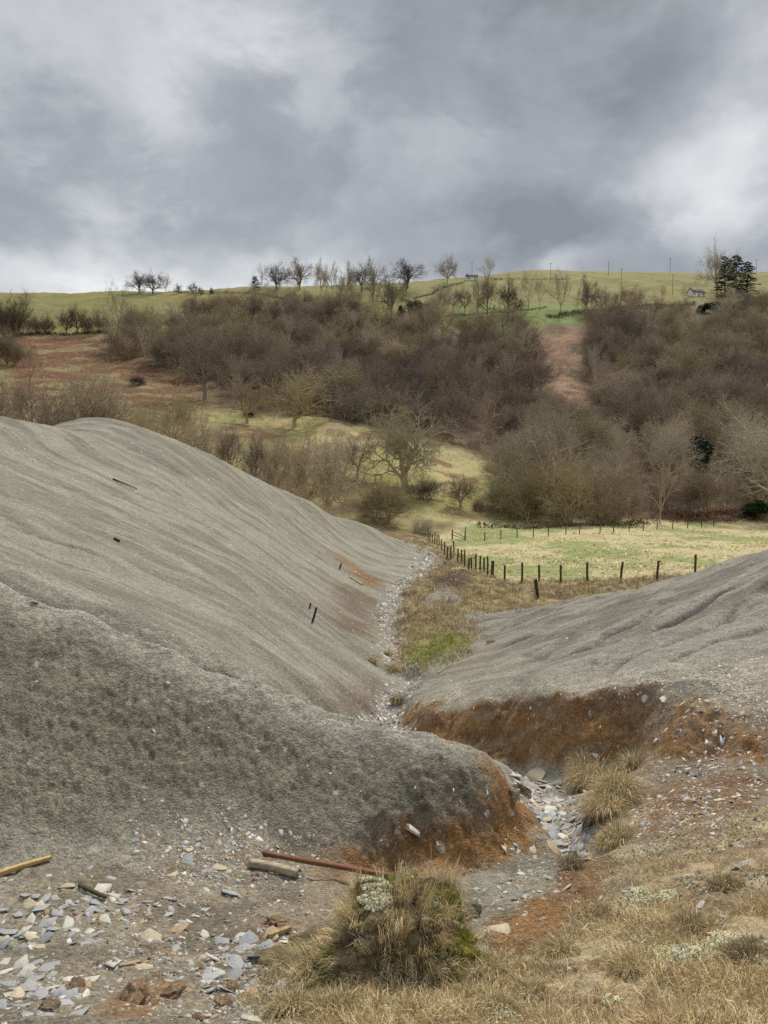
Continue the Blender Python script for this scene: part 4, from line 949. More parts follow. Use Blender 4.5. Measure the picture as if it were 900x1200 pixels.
def gravel():
    # near rubble and gully floor
    r, u, v, x, y = scatter(260000, 3.3, 14.5, seed=1); uv = (u, v)
    gravfan = Zone(pix=[(180, 1000), (200, 975), (260, 962), (330, 978), (345, 1000), (300, 1035), (240, 1040), (190, 1025)], soft=.04, warp=.03)
    gully = Zone(pix=[(540, 1040), (600, 985), (660, 1000), (690, 1010), (640, 1040), (600, 1072), (575, 1120), (545, 1130), (530, 1080)], soft=.04, warp=.03)
    right = Z['rslope'](x, y, uv); rub = Z['rubble'](x, y, uv); turf = Z['turf'](x, y, uv); led = Z['ledge'](x, y, uv); spur = Z['spur'](x, y, uv); low = Z['bed_low'](x, y, uv)
    clump = sstep(.40, .62, fbm(x*1.6, y*1.6, 201, 4)); rust = np.maximum(Z['rust0'](x, y, uv), Z['rust1'](x, y, uv))
    p = .02+rub*(.06+.45*clump)+gravfan(x, y, uv)*.75+gully(x, y, uv)*.35+right*(.35+.9*clump)+led*1.3+low*.9+rust*.05
    p = (p+.20*turf*sstep(4.5, 7, np.hypot(x, y))*clump)*(1-.85*spur)*(1-.75*turf*(1-sstep(5, 8, np.hypot(x, y))))*(1-.8*rust); p = np.where(spur > .5, .010, p)
    k = r.random(len(x)) < p*.55; x, y = x[k], y[k]; n = len(x)
    size = .012+.03*r.random(n)**3+.035*(r.random(n) < .06); d = np.hypot(x, y); size = size*np.clip(d/8, .75, 1.5)
    o = chips('slate_gravel', x, y, size, pick_cols(r, n, {'grey': 30, 'pale': 22, 'buff': 24, 'blue': 12, 'tan': 14, 'rust': 6, 'dark': 8}), 2)
    tag(o, 'small slate chips and gravel strewn over the spoil and the gully floor', 'gravel', kind='stuff'); print('gravel', n)
    # medium chips on the near rubble
    r, u, v, x, y = scatter(26000, 3.5, 13.6, seed=3); uv = (u, v); clump = sstep(.44, .6, fbm(x*1.1+4, y*1.1, 203, 3))
    p = Z['rubble'](x, y, uv)*(.05+.5*clump)+Z['bed_low'](x, y, uv)*1.0+Z['rslope'](x, y, uv)*.3+Z['ledge'](x, y, uv)*.12+gully(x, y, uv)*.15+gravfan(x, y, uv)*.22
    k = r.random(len(x)) < p*(1-.8*Z['turf'](x, y, uv)); x, y = x[k], y[k]; n = len(x); d = np.hypot(x, y)
    size = r.uniform(.04, .115, n)*np.clip(d/8, .8, 1.3)
    o = chips('slate_chippings', x, y, size, pick_cols(r, n, {'grey': 26, 'pale': 24, 'buff': 18, 'blue': 24, 'tan': 8, 'rust': 4}), 4, thick=.14, tilt=.3)
    tag(o, 'hand-sized slate pieces littering the foreground and lower stream bed', 'slate', kind='stuff')
    # stream bed further off
    r, u, v, x, y = scatter(60000, 16, 78, -.12, .14, seed=5); uv = (u, v)
    k = r.random(len(x)) < Z['bed_up'](x, y, uv)*.42*(1-Z['rust0'](x, y, uv))*(.4+.9*sstep(.4, .55, fbm(x*1.2, y*.6, 213, 3))); x, y = x[k], y[k]; n = len(x); d = np.hypot(x, y)
    o = chips('streambed_slate', x, y, r.uniform(.10, .24, n)*np.clip(d/30, .8, 2.0), pick_cols(r, n, {'grey': 30, 'pale': 34, 'buff': 18, 'blue': 12, 'tan': 8, 'dark': 5}), 6, thick=.25, tilt=.3)
    tag(o, 'pale slate stones filling the dry stream bed between the two heaps', 'stones', kind='stuff')
    # thin scatter on the heaps
    r, u, v, x, y = scatter(42000, 13, 60, seed=7); uv = (u, v)
    w = Z['scree'](x, y, uv)*(.03+.95*Z['ledge'](x, y, uv)+.14*sstep(.58, .7, fbm(x*.5, y*.5, 205, 3))*np.exp(-((x+.5)/2.2)**2))
    k = r.random(len(x)) < w; x, y = x[k], y[k]; n = len(x); d = np.hypot(x, y)
    o = chips('heap_stones', x, y, r.uniform(.04, .10, n)*np.clip(d/20, .8, 2), pick_cols(r, n, {'grey': 26, 'pale': 34, 'buff': 28, 'dark': 8}), 8)
    tag(o, 'loose stones scattered thinly over both grey spoil heaps', 'stones', kind='stuff')
gravel()

def slab_variant(seed):
    r = np.random.default_rng(seed); K = r.integers(4, 7); a = np.cumsum(r.uniform(.55, 1.45, K)); a = a/a[-1]*2*math.pi
    rad = .5*r.uniform(.62, 1.12, K); P = np.stack([np.cos(a)*rad, np.sin(a)*rad*r.uniform(.5, .85)], -1); th = r.uniform(.05, .10)
    bm_v, F, S = [], [], []; n = K
    # three cleaved layers, each a little smaller: a split slate edge
    z0 = 0; lay = []
    for L, (s, z) in enumerate(((1.0, -th*.6), (1.03, -th*.1), (.99, th*.25), (.93, th*.42))):
        off = r.normal(size=2)*.012; bm_v.append(np.column_stack([P*s+off, np.full(K, z)+r.normal(size=K)*.006])); lay.append(L*K)
    V = np.concatenate(bm_v+[np.array([[0, 0, th*.45]])]); c = len(V)-1
    for L in range(3):
        for i in range(K):
            j = (i+1) % K; F += [lay[L]+i, lay[L]+j, lay[L+1]+j, lay[L+1]+i]; S.append(4)
    for i in range(K): F += [lay[3]+i, lay[3]+(i+1) % K, c]; S.append(3)
    F += list(range(K))[::-1]; S.append(K)
    return V, F, S
SLABV = [slab_variant(400+i) for i in range(12)]
SLABM = {}
def slab_mesh(v, ck):
    if (v, ck) not in SLABM:
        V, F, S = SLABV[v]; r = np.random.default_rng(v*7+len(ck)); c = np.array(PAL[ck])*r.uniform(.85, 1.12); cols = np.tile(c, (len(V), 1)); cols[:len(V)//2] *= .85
        SLABM[(v, ck)] = fast_mesh('slate_slab', V, F, S, cols, [M['stone']], False)
    return SLABM[(v, ck)]
def slab(x, y, size, ck, label, group=None, name='slate_slab', cat='slate', tilt=.22, rs=None, lift=.03):
    r = rs or random; o = bpy.data.objects.new(name, slab_mesh(r.randrange(12), ck)); C.objects.link(o)
    gx, gy, z = [float(q[0]) for q in slope(np.array([x]), np.array([y]), .15)]
    o.location = (x, y, z+size*lift); o.scale = (size*1.5, size*1.5, size*r.uniform(.8, 1.5))
    from mathutils import Vector, Quaternion
    nrm = Vector((-gx*.8+r.gauss(0, tilt), -gy*.8+r.gauss(0, tilt)-.10, 1)).normalized(); o.rotation_mode = 'QUATERNION'
    o.rotation_quaternion = nrm.to_track_quat('Z', 'Y') @ Quaternion((0, 0, 1), r.random()*6.28)
    tag(o, label, cat, group, 'thing'); SL.append((x, y, size)); return o
SL = []
random.seed(9)
NOTABLE = [(78, 1041, 17, 'buff', 'buff five-sided slab above the main slate patch at the left'), (119, 1043, 22, 'pale', 'pale upright chunk beside the short dark stick'), (128, 1028, 12, 'blue', 'small blue slate just above the pale upright chunk'),
 (48, 1065, 16, 'blue', 'blue-grey slab in the left patch, upper of a stacked pair'), (34, 1076, 18, 'pale', 'pale square slab in the left patch, lower of a stacked pair'), (11, 1088, 24, 'blue', 'large blue slab at the left edge of the picture'),
 (42, 1051, 13, 'grey', 'small grey slab topmost in the left slate patch'), (62, 1052, 12, 'grey', 'small grey slab left of the pale upright chunk'), (28, 1096, 16, 'blue', 'blue slab touching the large one at the left edge'), (52, 1094, 15, 'grey', 'grey slab at the lower right of the left slate patch'),
 (148, 1066, 13, 'blue', 'blue slate lying under another blue one, right of the dark stick'), (142, 1057, 12, 'blue', 'blue slate above its twin, right of the dark stick'), (137, 1051, 15, 'pale', 'long pale sliver at the tip of the dark stick'),
 (80, 1083, 18, 'pale', 'pale triangular slab right of the left slate patch'), (174, 1101, 24, 'buff', 'buff pointed slab alone on the brown gravel, centre left'), (163, 1100, 10, 'pale', 'small pale stone touching the buff pointed slab'), (207, 1093, 20, 'tan', 'tan flat slab upper of two in the brown gravel'),
 (207, 1109, 16, 'grey', 'grey slab lower of two in the brown gravel'), (241, 1096, 14, 'pale', 'pale four-sided slab alone right of the tan one'), (129, 1130, 18, 'pale', 'pale white slab beside the brown wedge'), (150, 1130, 22, 'tan', 'tan brown wedge between two pale slabs'),
 (165, 1136, 20, 'buff', 'buff slab right of the brown wedge'), (104, 1151, 20, 'pale', 'pale ragged slab above the rusty mound'), (36, 1148, 24, 'grey', 'large grey slab in the bottom left corner group'), (57, 1158, 34, 'pale', 'longest pale slab in the bottom left corner group'),
 (82, 1146, 22, 'pale', 'pale slab behind the longest one at bottom left'), (59, 1133, 20, 'blue', 'blue slab topmost in the bottom left group'), (77, 1179, 20, 'blue', 'blue slab below the rusty lump at bottom left'), (8, 1153, 16, 'blue', 'blue slate at the very left edge near the bottom'),
 (90, 1190, 22, 'blue', 'blue slab on the bottom edge left of the rusty mound'), (20, 1170, 20, 'buff', 'buff slab low in the bottom left corner'), (203, 1024, 14, 'buff', 'buff block under the gravel fan, left of two'), (220, 1010, 16, 'blue', 'blue slate lying on the gravel fan'),
 (254, 1017, 22, 'buff', 'big buff block at the foot of the gravel fan'), (271, 1045, 19, 'blue', 'blue upright slate right of the buff block'), (261, 1105, 17, 'blue', 'blue slate standing above the pale flake heap'), (242, 1147, 26, 'blue', 'long flat blue slab near the rusty mound'),
 (270, 1142, 22, 'blue', 'flat blue slab next to the longest blue one'), (293, 1189, 28, 'pale', 'pale rounded slab alone on bare soil at the bottom edge'), (311, 1112, 22, 'blue', 'blue slab among flakes below the short sawn stick'), (174, 1058, 12, 'blue', 'blue slate alone in the middle of the gravel'),
 (200, 1055, 15, 'grey', 'grey slab right of the lone blue one in the gravel'), (297, 1150, 24, 'grey', 'grey slab under the flake pile left of the tussock'), (279, 1098, 16, 'pale', 'crumbling whitish stone above the flake pile'), (354, 1030, 12, 'blue', 'blue slate at the right end of the grey plank'),
 (360, 1098, 14, 'grey', 'grey slate close to the tussock on its left'), (623, 991, 18, 'pale', 'pale block on the lower left bank of the slate stream'), (628, 905, 22, 'buff', 'long buff slab at the top of the lower stream bed'), (602, 905, 18, 'buff', 'buff slab jammed against the knoll at the top of the stream bed'),
 (647, 995, 22, 'tan', 'brown flat slab at the foot of the lower stream bed'), (688, 1011, 14, 'pale', 'white stone at the bottom right of the slate stream'), (663, 1037, 13, 'pale', 'pale stone below the dark cleft under the stream'), (610, 1023, 11, 'pale', 'pale angular stone left of the dark cleft'),
 (664, 962, 14, 'blue', 'blue slab in the middle of the lower stream bed'), (645, 945, 15, 'pale', 'pale slab in the upper middle of the lower stream bed'), (650, 985, 14, 'blue', 'blue slab near the foot of the stream bed'), (676, 978, 14, 'grey', 'grey slab at the foot of the yellow grass bank'),
 (820, 1062, 13, 'pale', 'white block lying in the dry turf at the right'), (768, 1075, 11, 'pale', 'pale stone in the dry turf left of the white block'), (756, 822, 9, 'pale', 'white stone on the ledge, left of two'), (778, 828, 9, 'pale', 'white stone on the ledge, right of two'),
 (698, 882, 7, 'pale', 'single white stone on the brown slope below the ledge'), (805, 900, 7, 'pale', 'white stone on the rusty right-hand slope'), (873, 1010, 16, 'grey', 'grey slab uppermost in the stack at the right edge'), (866, 1016, 18, 'grey', 'grey slab lower in the stack at the right edge'),
 (585, 1095, 24, 'buff', 'long buff slab on the gully edge right of the tussock'), (42, 797, 5, 'pale', 'tiny white stone high on the dark spur face'), (42, 722, 7, 'buff', 'small buff stone lying on the crest of the spur')]
for px, py, s, ck, lab in NOTABLE:
    p = hit(px, py); slab(p[0], p[1], s/FPX*p[1]*1.12, ck, lab)
def fill_slabs():
    rr = random.Random(21); r = np.random.default_rng(33); groups = {}
    AREAS = [([(0, 1055), (60, 1040), (125, 1050), (120, 1105), (40, 1112), (0, 1110)], 46, 'in the slate patch at the left', (9, 22)), ([(0, 1130), (60, 1125), (110, 1145), (100, 1198), (0, 1198)], 34, 'in the bottom left corner', (10, 26)),
             ([(120, 1045), (230, 1045), (250, 1080), (180, 1092), (120, 1080)], 22, 'on the gravel left of centre', (7, 13)), ([(235, 1120), (300, 1090), (350, 1105), (345, 1160), (300, 1175), (240, 1170)], 60, 'in the flake pile left of the tussock', (9, 24)),
             ([(190, 975), (290, 965), (335, 990), (290, 1030), (200, 1028)], 22, 'on the gravel fan below the spur', (6, 11)), ([(605, 912), (645, 908), (675, 940), (692, 975), (688, 1000), (655, 995), (630, 955)], 85, 'in the lower stream bed', (9, 20)),
             ([(560, 1040), (620, 1000), (670, 1015), (660, 1045), (600, 1070)], 16, 'in the gully below the stream bed', (6, 12)), ([(720, 940), (790, 880), (890, 900), (880, 1000), (760, 985)], 16, 'on the stony right-hand slope', (5, 9)),
             ([(570, 1090), (590, 1080), (600, 1130), (580, 1145), (560, 1120)], 8, 'beside the tussock on its right', (6, 12)), ([(650, 1060), (800, 1010), (890, 1020), (890, 1100), (700, 1110)], 26, 'in the dry turf at the right', (6, 13))]
    tot = 0
    for P, n, where, (s0, s1) in AREAS:
        A = np.array(P); made = 0; L = {}
        for _ in range(n*6):
            if made >= n: break
            px = r.uniform(A[:, 0].min(), A[:, 0].max()); py = r.uniform(A[:, 1].min(), A[:, 1].max())
            if not pip([px], [py], P)[0]: continue
            p = hit(px, py); sz = (s0+(s1-s0)*r.random()**1.6)/FPX*p[1]
            if any((p[0]-q[0])**2+(p[1]-q[1])**2 < (.33*(sz+q[2]))**2 for q in SL): continue
            ck = r.choice(['blue', 'grey', 'pale', 'buff', 'tan'], p=[.32, .25, .22, .15, .06]); o = slab(p[0], p[1], sz, ck, '', rs=rr, tilt=.28)
            big = 'larger' if sz/p[1]*FPX > (s0+s1)*.46 else 'small'; L.setdefault((ck, big), []).append((p[0]/p[1], o)); made += 1; tot += 1
        ORD = 'first second third fourth fifth sixth seventh eighth ninth tenth eleventh twelfth thirteenth fourteenth fifteenth sixteenth seventeenth eighteenth nineteenth twentieth'.split()
        NUM = 'one two three four five six seven eight nine ten eleven twelve thirteen fourteen fifteen sixteen seventeen eighteen nineteen twenty'.split()
        for (ck, big), Q in L.items():
            Q.sort(key=lambda q: q[0]); m = len(Q)
            for i, (_, o) in enumerate(Q):
                if m == 1: o['label'] = 'the only %s %s slate filler slab %s'.replace('filler ', '') % (big, CN[ck], where)
                elif m <= 20: o['label'] = '%s %s slate %s, %s of %s from left' % (big, CN[ck], where, ORD[i], NUM[m-1])
                else: o['label'] = '%s %s slate slab %s' % (big, CN[ck], where)
                o['group'] = 'slate slabs '+where
    print('slabs', tot+len(NOTABLE))
fill_slabs()

# lumps of rusty rock and a red brick
def rock(name, px, py, size, c, label, cat='rock', squash=.6, seed=0, Y=None, sq=None):
    import bmesh
    p = hit(px, py); s = size/FPX*p[1]; r = np.random.default_rng(seed+int(px)); bm = bmesh.new(); bmesh.ops.create_icosphere(bm, subdivisions=5, radius=.5)
    V = np.array([v.co[:] for v in bm.verts]); nrm = r.normal(size=(9, 3)); nrm /= np.linalg.norm(nrm, axis=1)[:, None]; dd = r.uniform(.24, .42, 9)
    for q, d in zip(nrm, dd):
        t = V@q; V -= np.maximum(t-d, 0)[:, None]*q*.9
    V *= (1+(fbm(V[:, 0]*4+9+seed, V[:, 1]*4+V[:, 2]*4, 500+seed, 5)-.5)*.9)[:, None]; V[:, 2] *= squash
    fz = fbm(V[:, 0]*9, V[:, 1]*9+V[:, 2]*7, 77, 4); cols = np.array(c)*(.5+1.0*fz)[:, None]; cols = cols+sstep(.62, .7, fbm(V[:, 0]*12, V[:, 1]*12+V[:, 2]*9, 79, 3))[:, None]*.12
    for v, w in zip(bm.verts, V): v.co = w
    me = bpy.data.meshes.new(name); bm.to_mesh(me); bm.free(); a = me.color_attributes.new('Col', 'FLOAT_COLOR', 'POINT'); a.data.foreach_set('color', np.column_stack([cols, np.ones(len(cols))]).astype(np.float32).ravel())
    me.materials.append(M['stone']); o = put(name, me); o.location = (p[0], p[1], gz(p[0], p[1])+s*.03); o.scale = (s, s*.8, s*1.0); o.rotation_euler = (0, 0, r.random()*6); tag(o, label, cat, kind='thing'); return o
RU = (.17, .105, .055)
for px, py, s, sq, lab in ((160, 1168, 58, .45, 'largest rusty brown earth lump at the bottom left'), (88, 1160, 26, .6, 'rusty lump wedged between pale slabs at the bottom left'), (60, 1186, 34, .4, 'dark rusty lump on the bottom edge at the left'), (205, 1165, 34, .45, 'rusty lump right of the largest one at the bottom'),
                           (322, 1086, 34, .4, 'flattened rusty lump left of the tussock above the sawn stick'), (272, 1158, 26, .5, 'orange-brown stone in the flake pile'), (262, 1175, 30, .4, 'brown lump under the flake pile near the bottom'), (230, 1190, 20, .5, 'orange stone at the bottom edge left of centre'),
                           (299, 1029, 13, .6, 'small rusty stone beside the left end of the grey plank'), (310, 1003, 12, .5, 'dark rounded stone at the left end of the rusty bar'), (233, 1136, 14, .6, 'small rusty stone above the long blue slab')):
    rock('rusty_rock', px, py, s, RU if 'dark' not in lab else (.13, .085, .05), lab, squash=sq, seed=3)
rock('red_stone', 464, 752, 9, (.26, .07, .04), 'single red stone in the upper stream bed', seed=5)
for px, py, s, sq, c, lab in ((612, 925, 26, 1.0, (.16, .15, .10), 'mossy boulder against the knoll beside the slate stream'), (600, 935, 20, 1.2, (.30, .26, .18), 'tall split boulder at the foot of the knoll by the stream'), (671, 1003, 22, 1.0, (.14, .115, .08), 'dark block bridging the stream foot'),
                            (554, 1075, 26, .9, (.10, .085, .06), 'dark mossy boulder right of the tussock'), (690, 965, 24, 1.1, (.10, .085, .065), 'dark rock under the overhanging yellow grass')):
    rock('boulder', px, py, s, c, lab, squash=sq, seed=11)
# ============================================================ grass
def blades(a, x, y, z, h, w, lean, cols, seed, dirs=None, curl=.5):
    """grass blades: root, bend, tip; colours per blade collected alongside"""
    r = np.random.default_rng(seed); n = len(x); an = r.random(n)*6.283; L = lean*r.uniform(.3, 1.3, n)
    d = np.stack([np.cos(an)*L, np.sin(an)*L, np.ones(n)], -1)
    if dirs is not None: d = d+dirs
    d = unit_rows(d); e = d.copy(); e[:, 2] -= curl*r.uniform(.4, 1.4, n); e = unit_rows(e)
    P0 = np.stack([x, y, z-.02*0], -1); P1 = P0+d*(h*.55)[:, None]; P2 = P1+e*(h*.5)[:, None]
    global rng
    rng = r; a.ribbons(P0, P1, P2, w); GC.append(np.repeat(cols, 5, 0))
GC = []
STRAW = np.array([(.66, .55, .33), (.58, .47, .27), (.46, .35, .19), (.72, .63, .42), (.34, .25, .145), (.42, .37, .17), (.27, .19, .12)])
def gcols(r, n, w): 
    w = np.array(w, float); c = STRAW[r.choice(7, n, p=w/w.sum())]; return c*r.uniform(.75, 1.2, (n, 1))
def end(a, name, label, kind='stuff', mat='grass', parent=None):
    global GC
    me = a.mesh(name, M[mat], cols=np.concatenate(GC)); GC = []; o = put(name, me, parent); 
    if label: tag(o, label, 'grass' if kind == 'stuff' and parent is None else None, kind=kind)
    elif kind: tag(o, kind=kind)
    return o
def turf():
    # short matted turf at the lower right, in tufts
    a = Acc(); r, u, v, x, y = scatter(5200, 3.2, 11.5, -.5, .56, seed=41); uv = (u, v)
    p = np.maximum(Z['turf'](x, y, uv)*(.12+.75*sstep(.38, .6, fbm(x*1.5, y*1.5, 207, 4)))*(1-.9*Z['rust2'](x, y, uv)), .0)*(1-.45*sstep(5.5, 8, np.exp(v))); k = r.random(len(x)) < p; x, y = x[k], y[k]
    nt = len(x); nb = 62; rad = r.uniform(.04, .15, nt); X = np.repeat(x, nb)+r.normal(size=nt*nb)*np.repeat(rad, nb); Y = np.repeat(y, nb)+r.normal(size=nt*nb)*np.repeat(rad, nb)
    cx = np.repeat(x, nb); cy = np.repeat(y, nb); out = np.stack([(X-cx), (Y-cy), np.zeros(len(X))], -1)*5
    h = np.repeat(r.uniform(.045, .12, nt), nb)*r.uniform(.5, 1.5, nt*nb); tone = np.repeat(r.random(nt), nb); n = len(X)
    c = gcols(r, n, [3, 4, 3.2, 1.6, 2.5, 1.8, 2.2])*(.55+.8*tone[:, None]); pu = np.repeat(r.random(nt) < .12, nb); c[pu] = c[pu]*np.array([.62, .45, .45])
    blades(a, X, Y, full_h(X, Y), h, r.uniform(.0022, .0050, n), 1.0, c*1.3, 42, out, .8)
    # thatch: fine dead stems lying about
    r, u, v, x, y = scatter(90000, 3.2, 11, -.5, .56, seed=43); uv = (u, v); k = r.random(len(x)) < Z['turf'](x, y, uv)*(1-.9*Z['rust2'](x, y, uv))*(.12+.88*sstep(.40, .56, fbm(x*1.5, y*1.5, 207, 4)))*(1-.5*sstep(6, 9, np.exp(v)) if False else 1-.5*sstep(6, 9, np.hypot(x, y))); x, y = x[k], y[k]; n = len(x)
    blades(a, x, y, full_h(x, y)+.004, r.uniform(.03, .09, n), r.uniform(.002, .0045, n), 2.6, gcols(r, n, [4, 4, 3, 3, 2, 1, 1.5])*1.15, 44, None, .25)
    print('turf', nt); end(a, 'dry_turf', 'dry straw-coloured turf covering the slope at the lower right')
turf()
def midgrass():
    # rank grass along the stream and below the fence
    a = Acc(); r, u, v, x, y = scatter(15000, 19, 88, -.1, .5, seed=45); uv = (u, v); gm = Z['greenmat'](x, y, uv); dm = Z['darkmat'](x, y, uv)
    p = Z['bankgrass'](x, y, uv)*(.15+.85*sstep(.40, .58, fbm(x*.9, y*.9, 209, 4))); p = np.maximum(p, gm*.8)*(1-.7*dm); k = r.random(len(x)) < p; x, y, gm, dm = x[k], y[k], gm[k], dm[k]; nt = len(x); nb = 16
    X = np.repeat(x, nb)+r.normal(size=nt*nb)*.16; Y = np.repeat(y, nb)+r.normal(size=nt*nb)*.16; n = len(X); tone = np.repeat(r.random(nt), nb); G = np.repeat(gm, nb) > .4
    c = gcols(r, n, [4, 4, 3, 3, 1.5, 1, 1])*(.7+.5*tone[:, None]); c[G] = np.where((tone[G] > .35)[:, None], np.array([.30, .33, .10]), np.array([.56, .50, .22]))*r.uniform(.7, 1.2, (G.sum(), 1))
    h = r.uniform(.14, .42, n)*np.where(G, .55, 1); blades(a, X, Y, full_h(X, Y), h, r.uniform(.012, .028, n)*np.clip(np.hypot(X, Y)/35, .7, 2), .7, c, 46, None, .9)
    end(a, 'bank_grass', 'long dead grass along the stream and under the field fence')
    a = Acc(); r, u, v, x, y = scatter(26000, 47, 125, -.02, .6, seed=47); uv = (u, v); p = Z['field'](x, y, uv)*(.2+.8*sstep(.45, .6, fbm(x*.35, y*.35, 211, 4))); k = r.random(len(x)) < p; x, y = x[k], y[k]; n = len(x)
    c = gcols(r, n, [4, 3, 0, 4, 0, 2, 0])*1.4; blades(a, x, y, full_h(x, y), r.uniform(.08, .3, n), r.uniform(.05, .14, n), 2.2, c, 48, None, .5)
    end(a, 'field_grass', 'tufts of pale dead grass in the flat green field')
    # meadow and bracken on the far slope
    a = Acc(); r, u, v, x, y = scatter(60000, 95, 330, -.6, .6, seed=49); uv = (u, v); m = np.maximum(Z['meadow'](x, y, uv), .0); b = np.maximum(np.maximum(Z['bracken_l'](x, y, uv), Z['clearing'](x, y, uv)), Z['redbank'](x, y, uv))
    k = r.random(len(x)) < np.maximum(m*.4, b)*.8; x, y, b = x[k], y[k], b[k]; n = len(x); B = b > .3
    c = gcols(r, n, [4, 4, 3, 3, 1, 3, 0]); c[B] = np.where((r.random(B.sum()) < .65)[:, None], np.array([.22, .115, .065]), np.array([.34, .25, .14]))*r.uniform(.6, 1.3, (B.sum(), 1))
    blades(a, x, y, full_h(x, y), r.uniform(.2, .55, n)*np.where(B, 1.1, .6), r.uniform(.06, .18, n), 2.4, c*1.25, 50, None, .5)
    end(a, 'bracken', 'dead red bracken and rough grass on the open hillside')
midgrass()

def clump(px, py, wpx, hpx, label, nb=900, tone=1.0, w=(4, 4, 3, 3, 1.5, 1, 1), lean=.8, curl=1.1, seed=0, droop=None, group=None, name='grass_tussock'):
    p = hit(px, py); s = p[1]/FPX; R0 = wpx*s*.5; H0 = hpx*s; r = np.random.default_rng(600+seed); a = Acc()
    an = r.random(nb)*6.28; q = np.sqrt(r.random(nb))*R0*.75; x = np.cos(an)*q; y = np.sin(an)*q; zz = full_h(x+p[0], y+p[1])-gz(p[0], p[1])+.25*H0*(1-(q/R0)**2)
    out = np.stack([x, y, 0*x], -1)/R0*1.1
    if droop is not None: out = out+np.array(droop)
    blades(a, x, y, zz-.01, H0*r.uniform(.5, 1.15, nb), r.uniform(.003, .0065, nb)*max(1, s/ .009), lean, gcols(r, nb, w)*tone, 700+seed, out, curl)
    o = end(a, name, None, kind=None); o.location = (p[0], p[1], gz(p[0], p[1])); tag(o, label, 'grass tussock', group); return o
k = 0
for px, py, w, h, lab, nb, tone in ((690, 925, 44, 34, 'tall yellow grass clump on the bank above the slate stream, nearest it', 1500, 1.0), (722, 935, 44, 36, 'tall yellow grass clump on the bank, right of the one nearest the stream', 1500, 1.05), (706, 955, 50, 30, 'low yellow grass clump hanging over the stream bank', 1500, 1.1),
    (735, 905, 30, 24, 'small grass clump topmost on the stony bank', 700, .9), (680, 905, 26, 22, 'small grass clump at the foot of the orange cliff', 600, .85), (720, 985, 50, 18, 'flat straw tuft below the hanging clump', 900, 1.0), (668, 1018, 30, 20, 'brown tuft in the dark cleft below the stream', 500, .6),
    (455, 765, 9, 8, 'tuft at the left edge of the stream bed near the red stone', 160, .95), (437, 776, 10, 9, 'straw tuft on the left stream bank below the brown patch', 160, .95), (466, 820, 16, 14, 'dark grass tuft in the stream bed opposite the cliff', 300, .75), (462, 784, 20, 10, 'wide straw tuft crossing the stream bed', 300, 1.0),
    (575, 755, 10, 6, 'small tuft right of the bright green patch', 120, .7), (700, 1075, 34, 14, 'dry tuft at the head of the rust-coloured strip', 600, .9), (655, 1120, 44, 22, 'loose straw tuft at the left edge of the turf', 900, 1.0), (740, 1140, 60, 24, 'broad straw tuft in the middle of the turf', 1300, 1.0),
    (620, 1165, 50, 26, 'pale tuft at the bottom edge right of the tussock', 1100, 1.05), (812, 1085, 46, 20, 'dry tuft just below the white block', 900, .85), (850, 1040, 40, 18, 'brown tuft above the white block at the right', 700, .75), (878, 1130, 50, 28, 'reddish heathery tuft at the right edge', 1100, .55)):
    clump(px, py, w, h, lab, nb, tone, seed=k); k += 1
for px, py, w, h, lab in ((372, 1150, 56, 34, 'straw tuft at the left foot of the mossy hummock'), (345, 1185, 60, 30, 'dry tuft on the bottom edge left of the mossy hummock'), (392, 1192, 60, 34, 'ragged tuft on the bottom edge under the mossy hummock'), (345, 1135, 34, 20, 'small outlying tuft furthest left of the mossy hummock'), (568, 1150, 46, 36, 'greenish tuft at the right foot of the mossy hummock'), (590, 1190, 54, 28, 'straw tuft on the bottom edge right of the mossy hummock')):
    clump(px, py, w, h, lab, 1300, .95, seed=k); k += 1

# ============================================================ cushions of pale lichen
def cushion(name, x, y, z, rx, ry, rz, c, seed, n=5200, label=None, cat='lichen', parent=None, mat='lichen', blob=.34, drape=.15):
    """knobbly cushion: dome broken into small lobes"""
    g = 90; u = np.linspace(-1, 1, g); X, Y = np.meshgrid(u, u, indexing='ij'); rr = np.hypot(X, Y)*(1.12+(fbm(X*2.4+seed, Y*2.4, 800+seed, 4)-.5)*1.5)
    h = np.sqrt(np.clip(1-rr**2, 0, 1)); lob = 0
    for s, am in ((5, .5), (11, .32), (23, .18)):
        fx, fy = X*s+seed*3.1, Y*s; best = np.full(X.shape, 9.)
        i0, j0 = np.floor(fx), np.floor(fy)
        for di in (-1, 0, 1):
            for dj in (-1, 0, 1):
                cx = i0+di+_hash(i0+di, j0+dj, 31+s); cy = j0+dj+_hash(i0+di, j0+dj, 57+s); best = np.minimum(best, (fx-cx)**2+(fy-cy)**2)
        lob = lob+am*(1-np.clip(np.sqrt(best), 0, 1))
    Zc = h*.75+lob*blob*np.clip(h*2.2, 0, 1)-.12-drape*rr**2; k = rr < 1.06
    idx = -np.ones(X.shape, int); idx[k] = np.arange(k.sum()); V = np.stack([X[k]*rx, Y[k]*ry, Zc[k]*rz], -1)
    a, b, c_, d = idx[:-1, :-1], idx[1:, :-1], idx[1:, 1:], idx[:-1, 1:]; ok = (a >= 0) & (b >= 0) & (c_ >= 0) & (d >= 0); F = np.stack([a[ok], b[ok], c_[ok], d[ok]], -1)
    cols = np.array(c)*(.62+.65*np.clip(lob[k], 0, 1))[:, None]; me = fast_mesh(name, V, F.ravel(), np.full(len(F), 4), cols, [M[mat]], True); o = put(name, me, parent, (x, y, z))
    if label: tag(o, label, cat if parent is None else None)
    return o
LI = (.70, .67, .46)
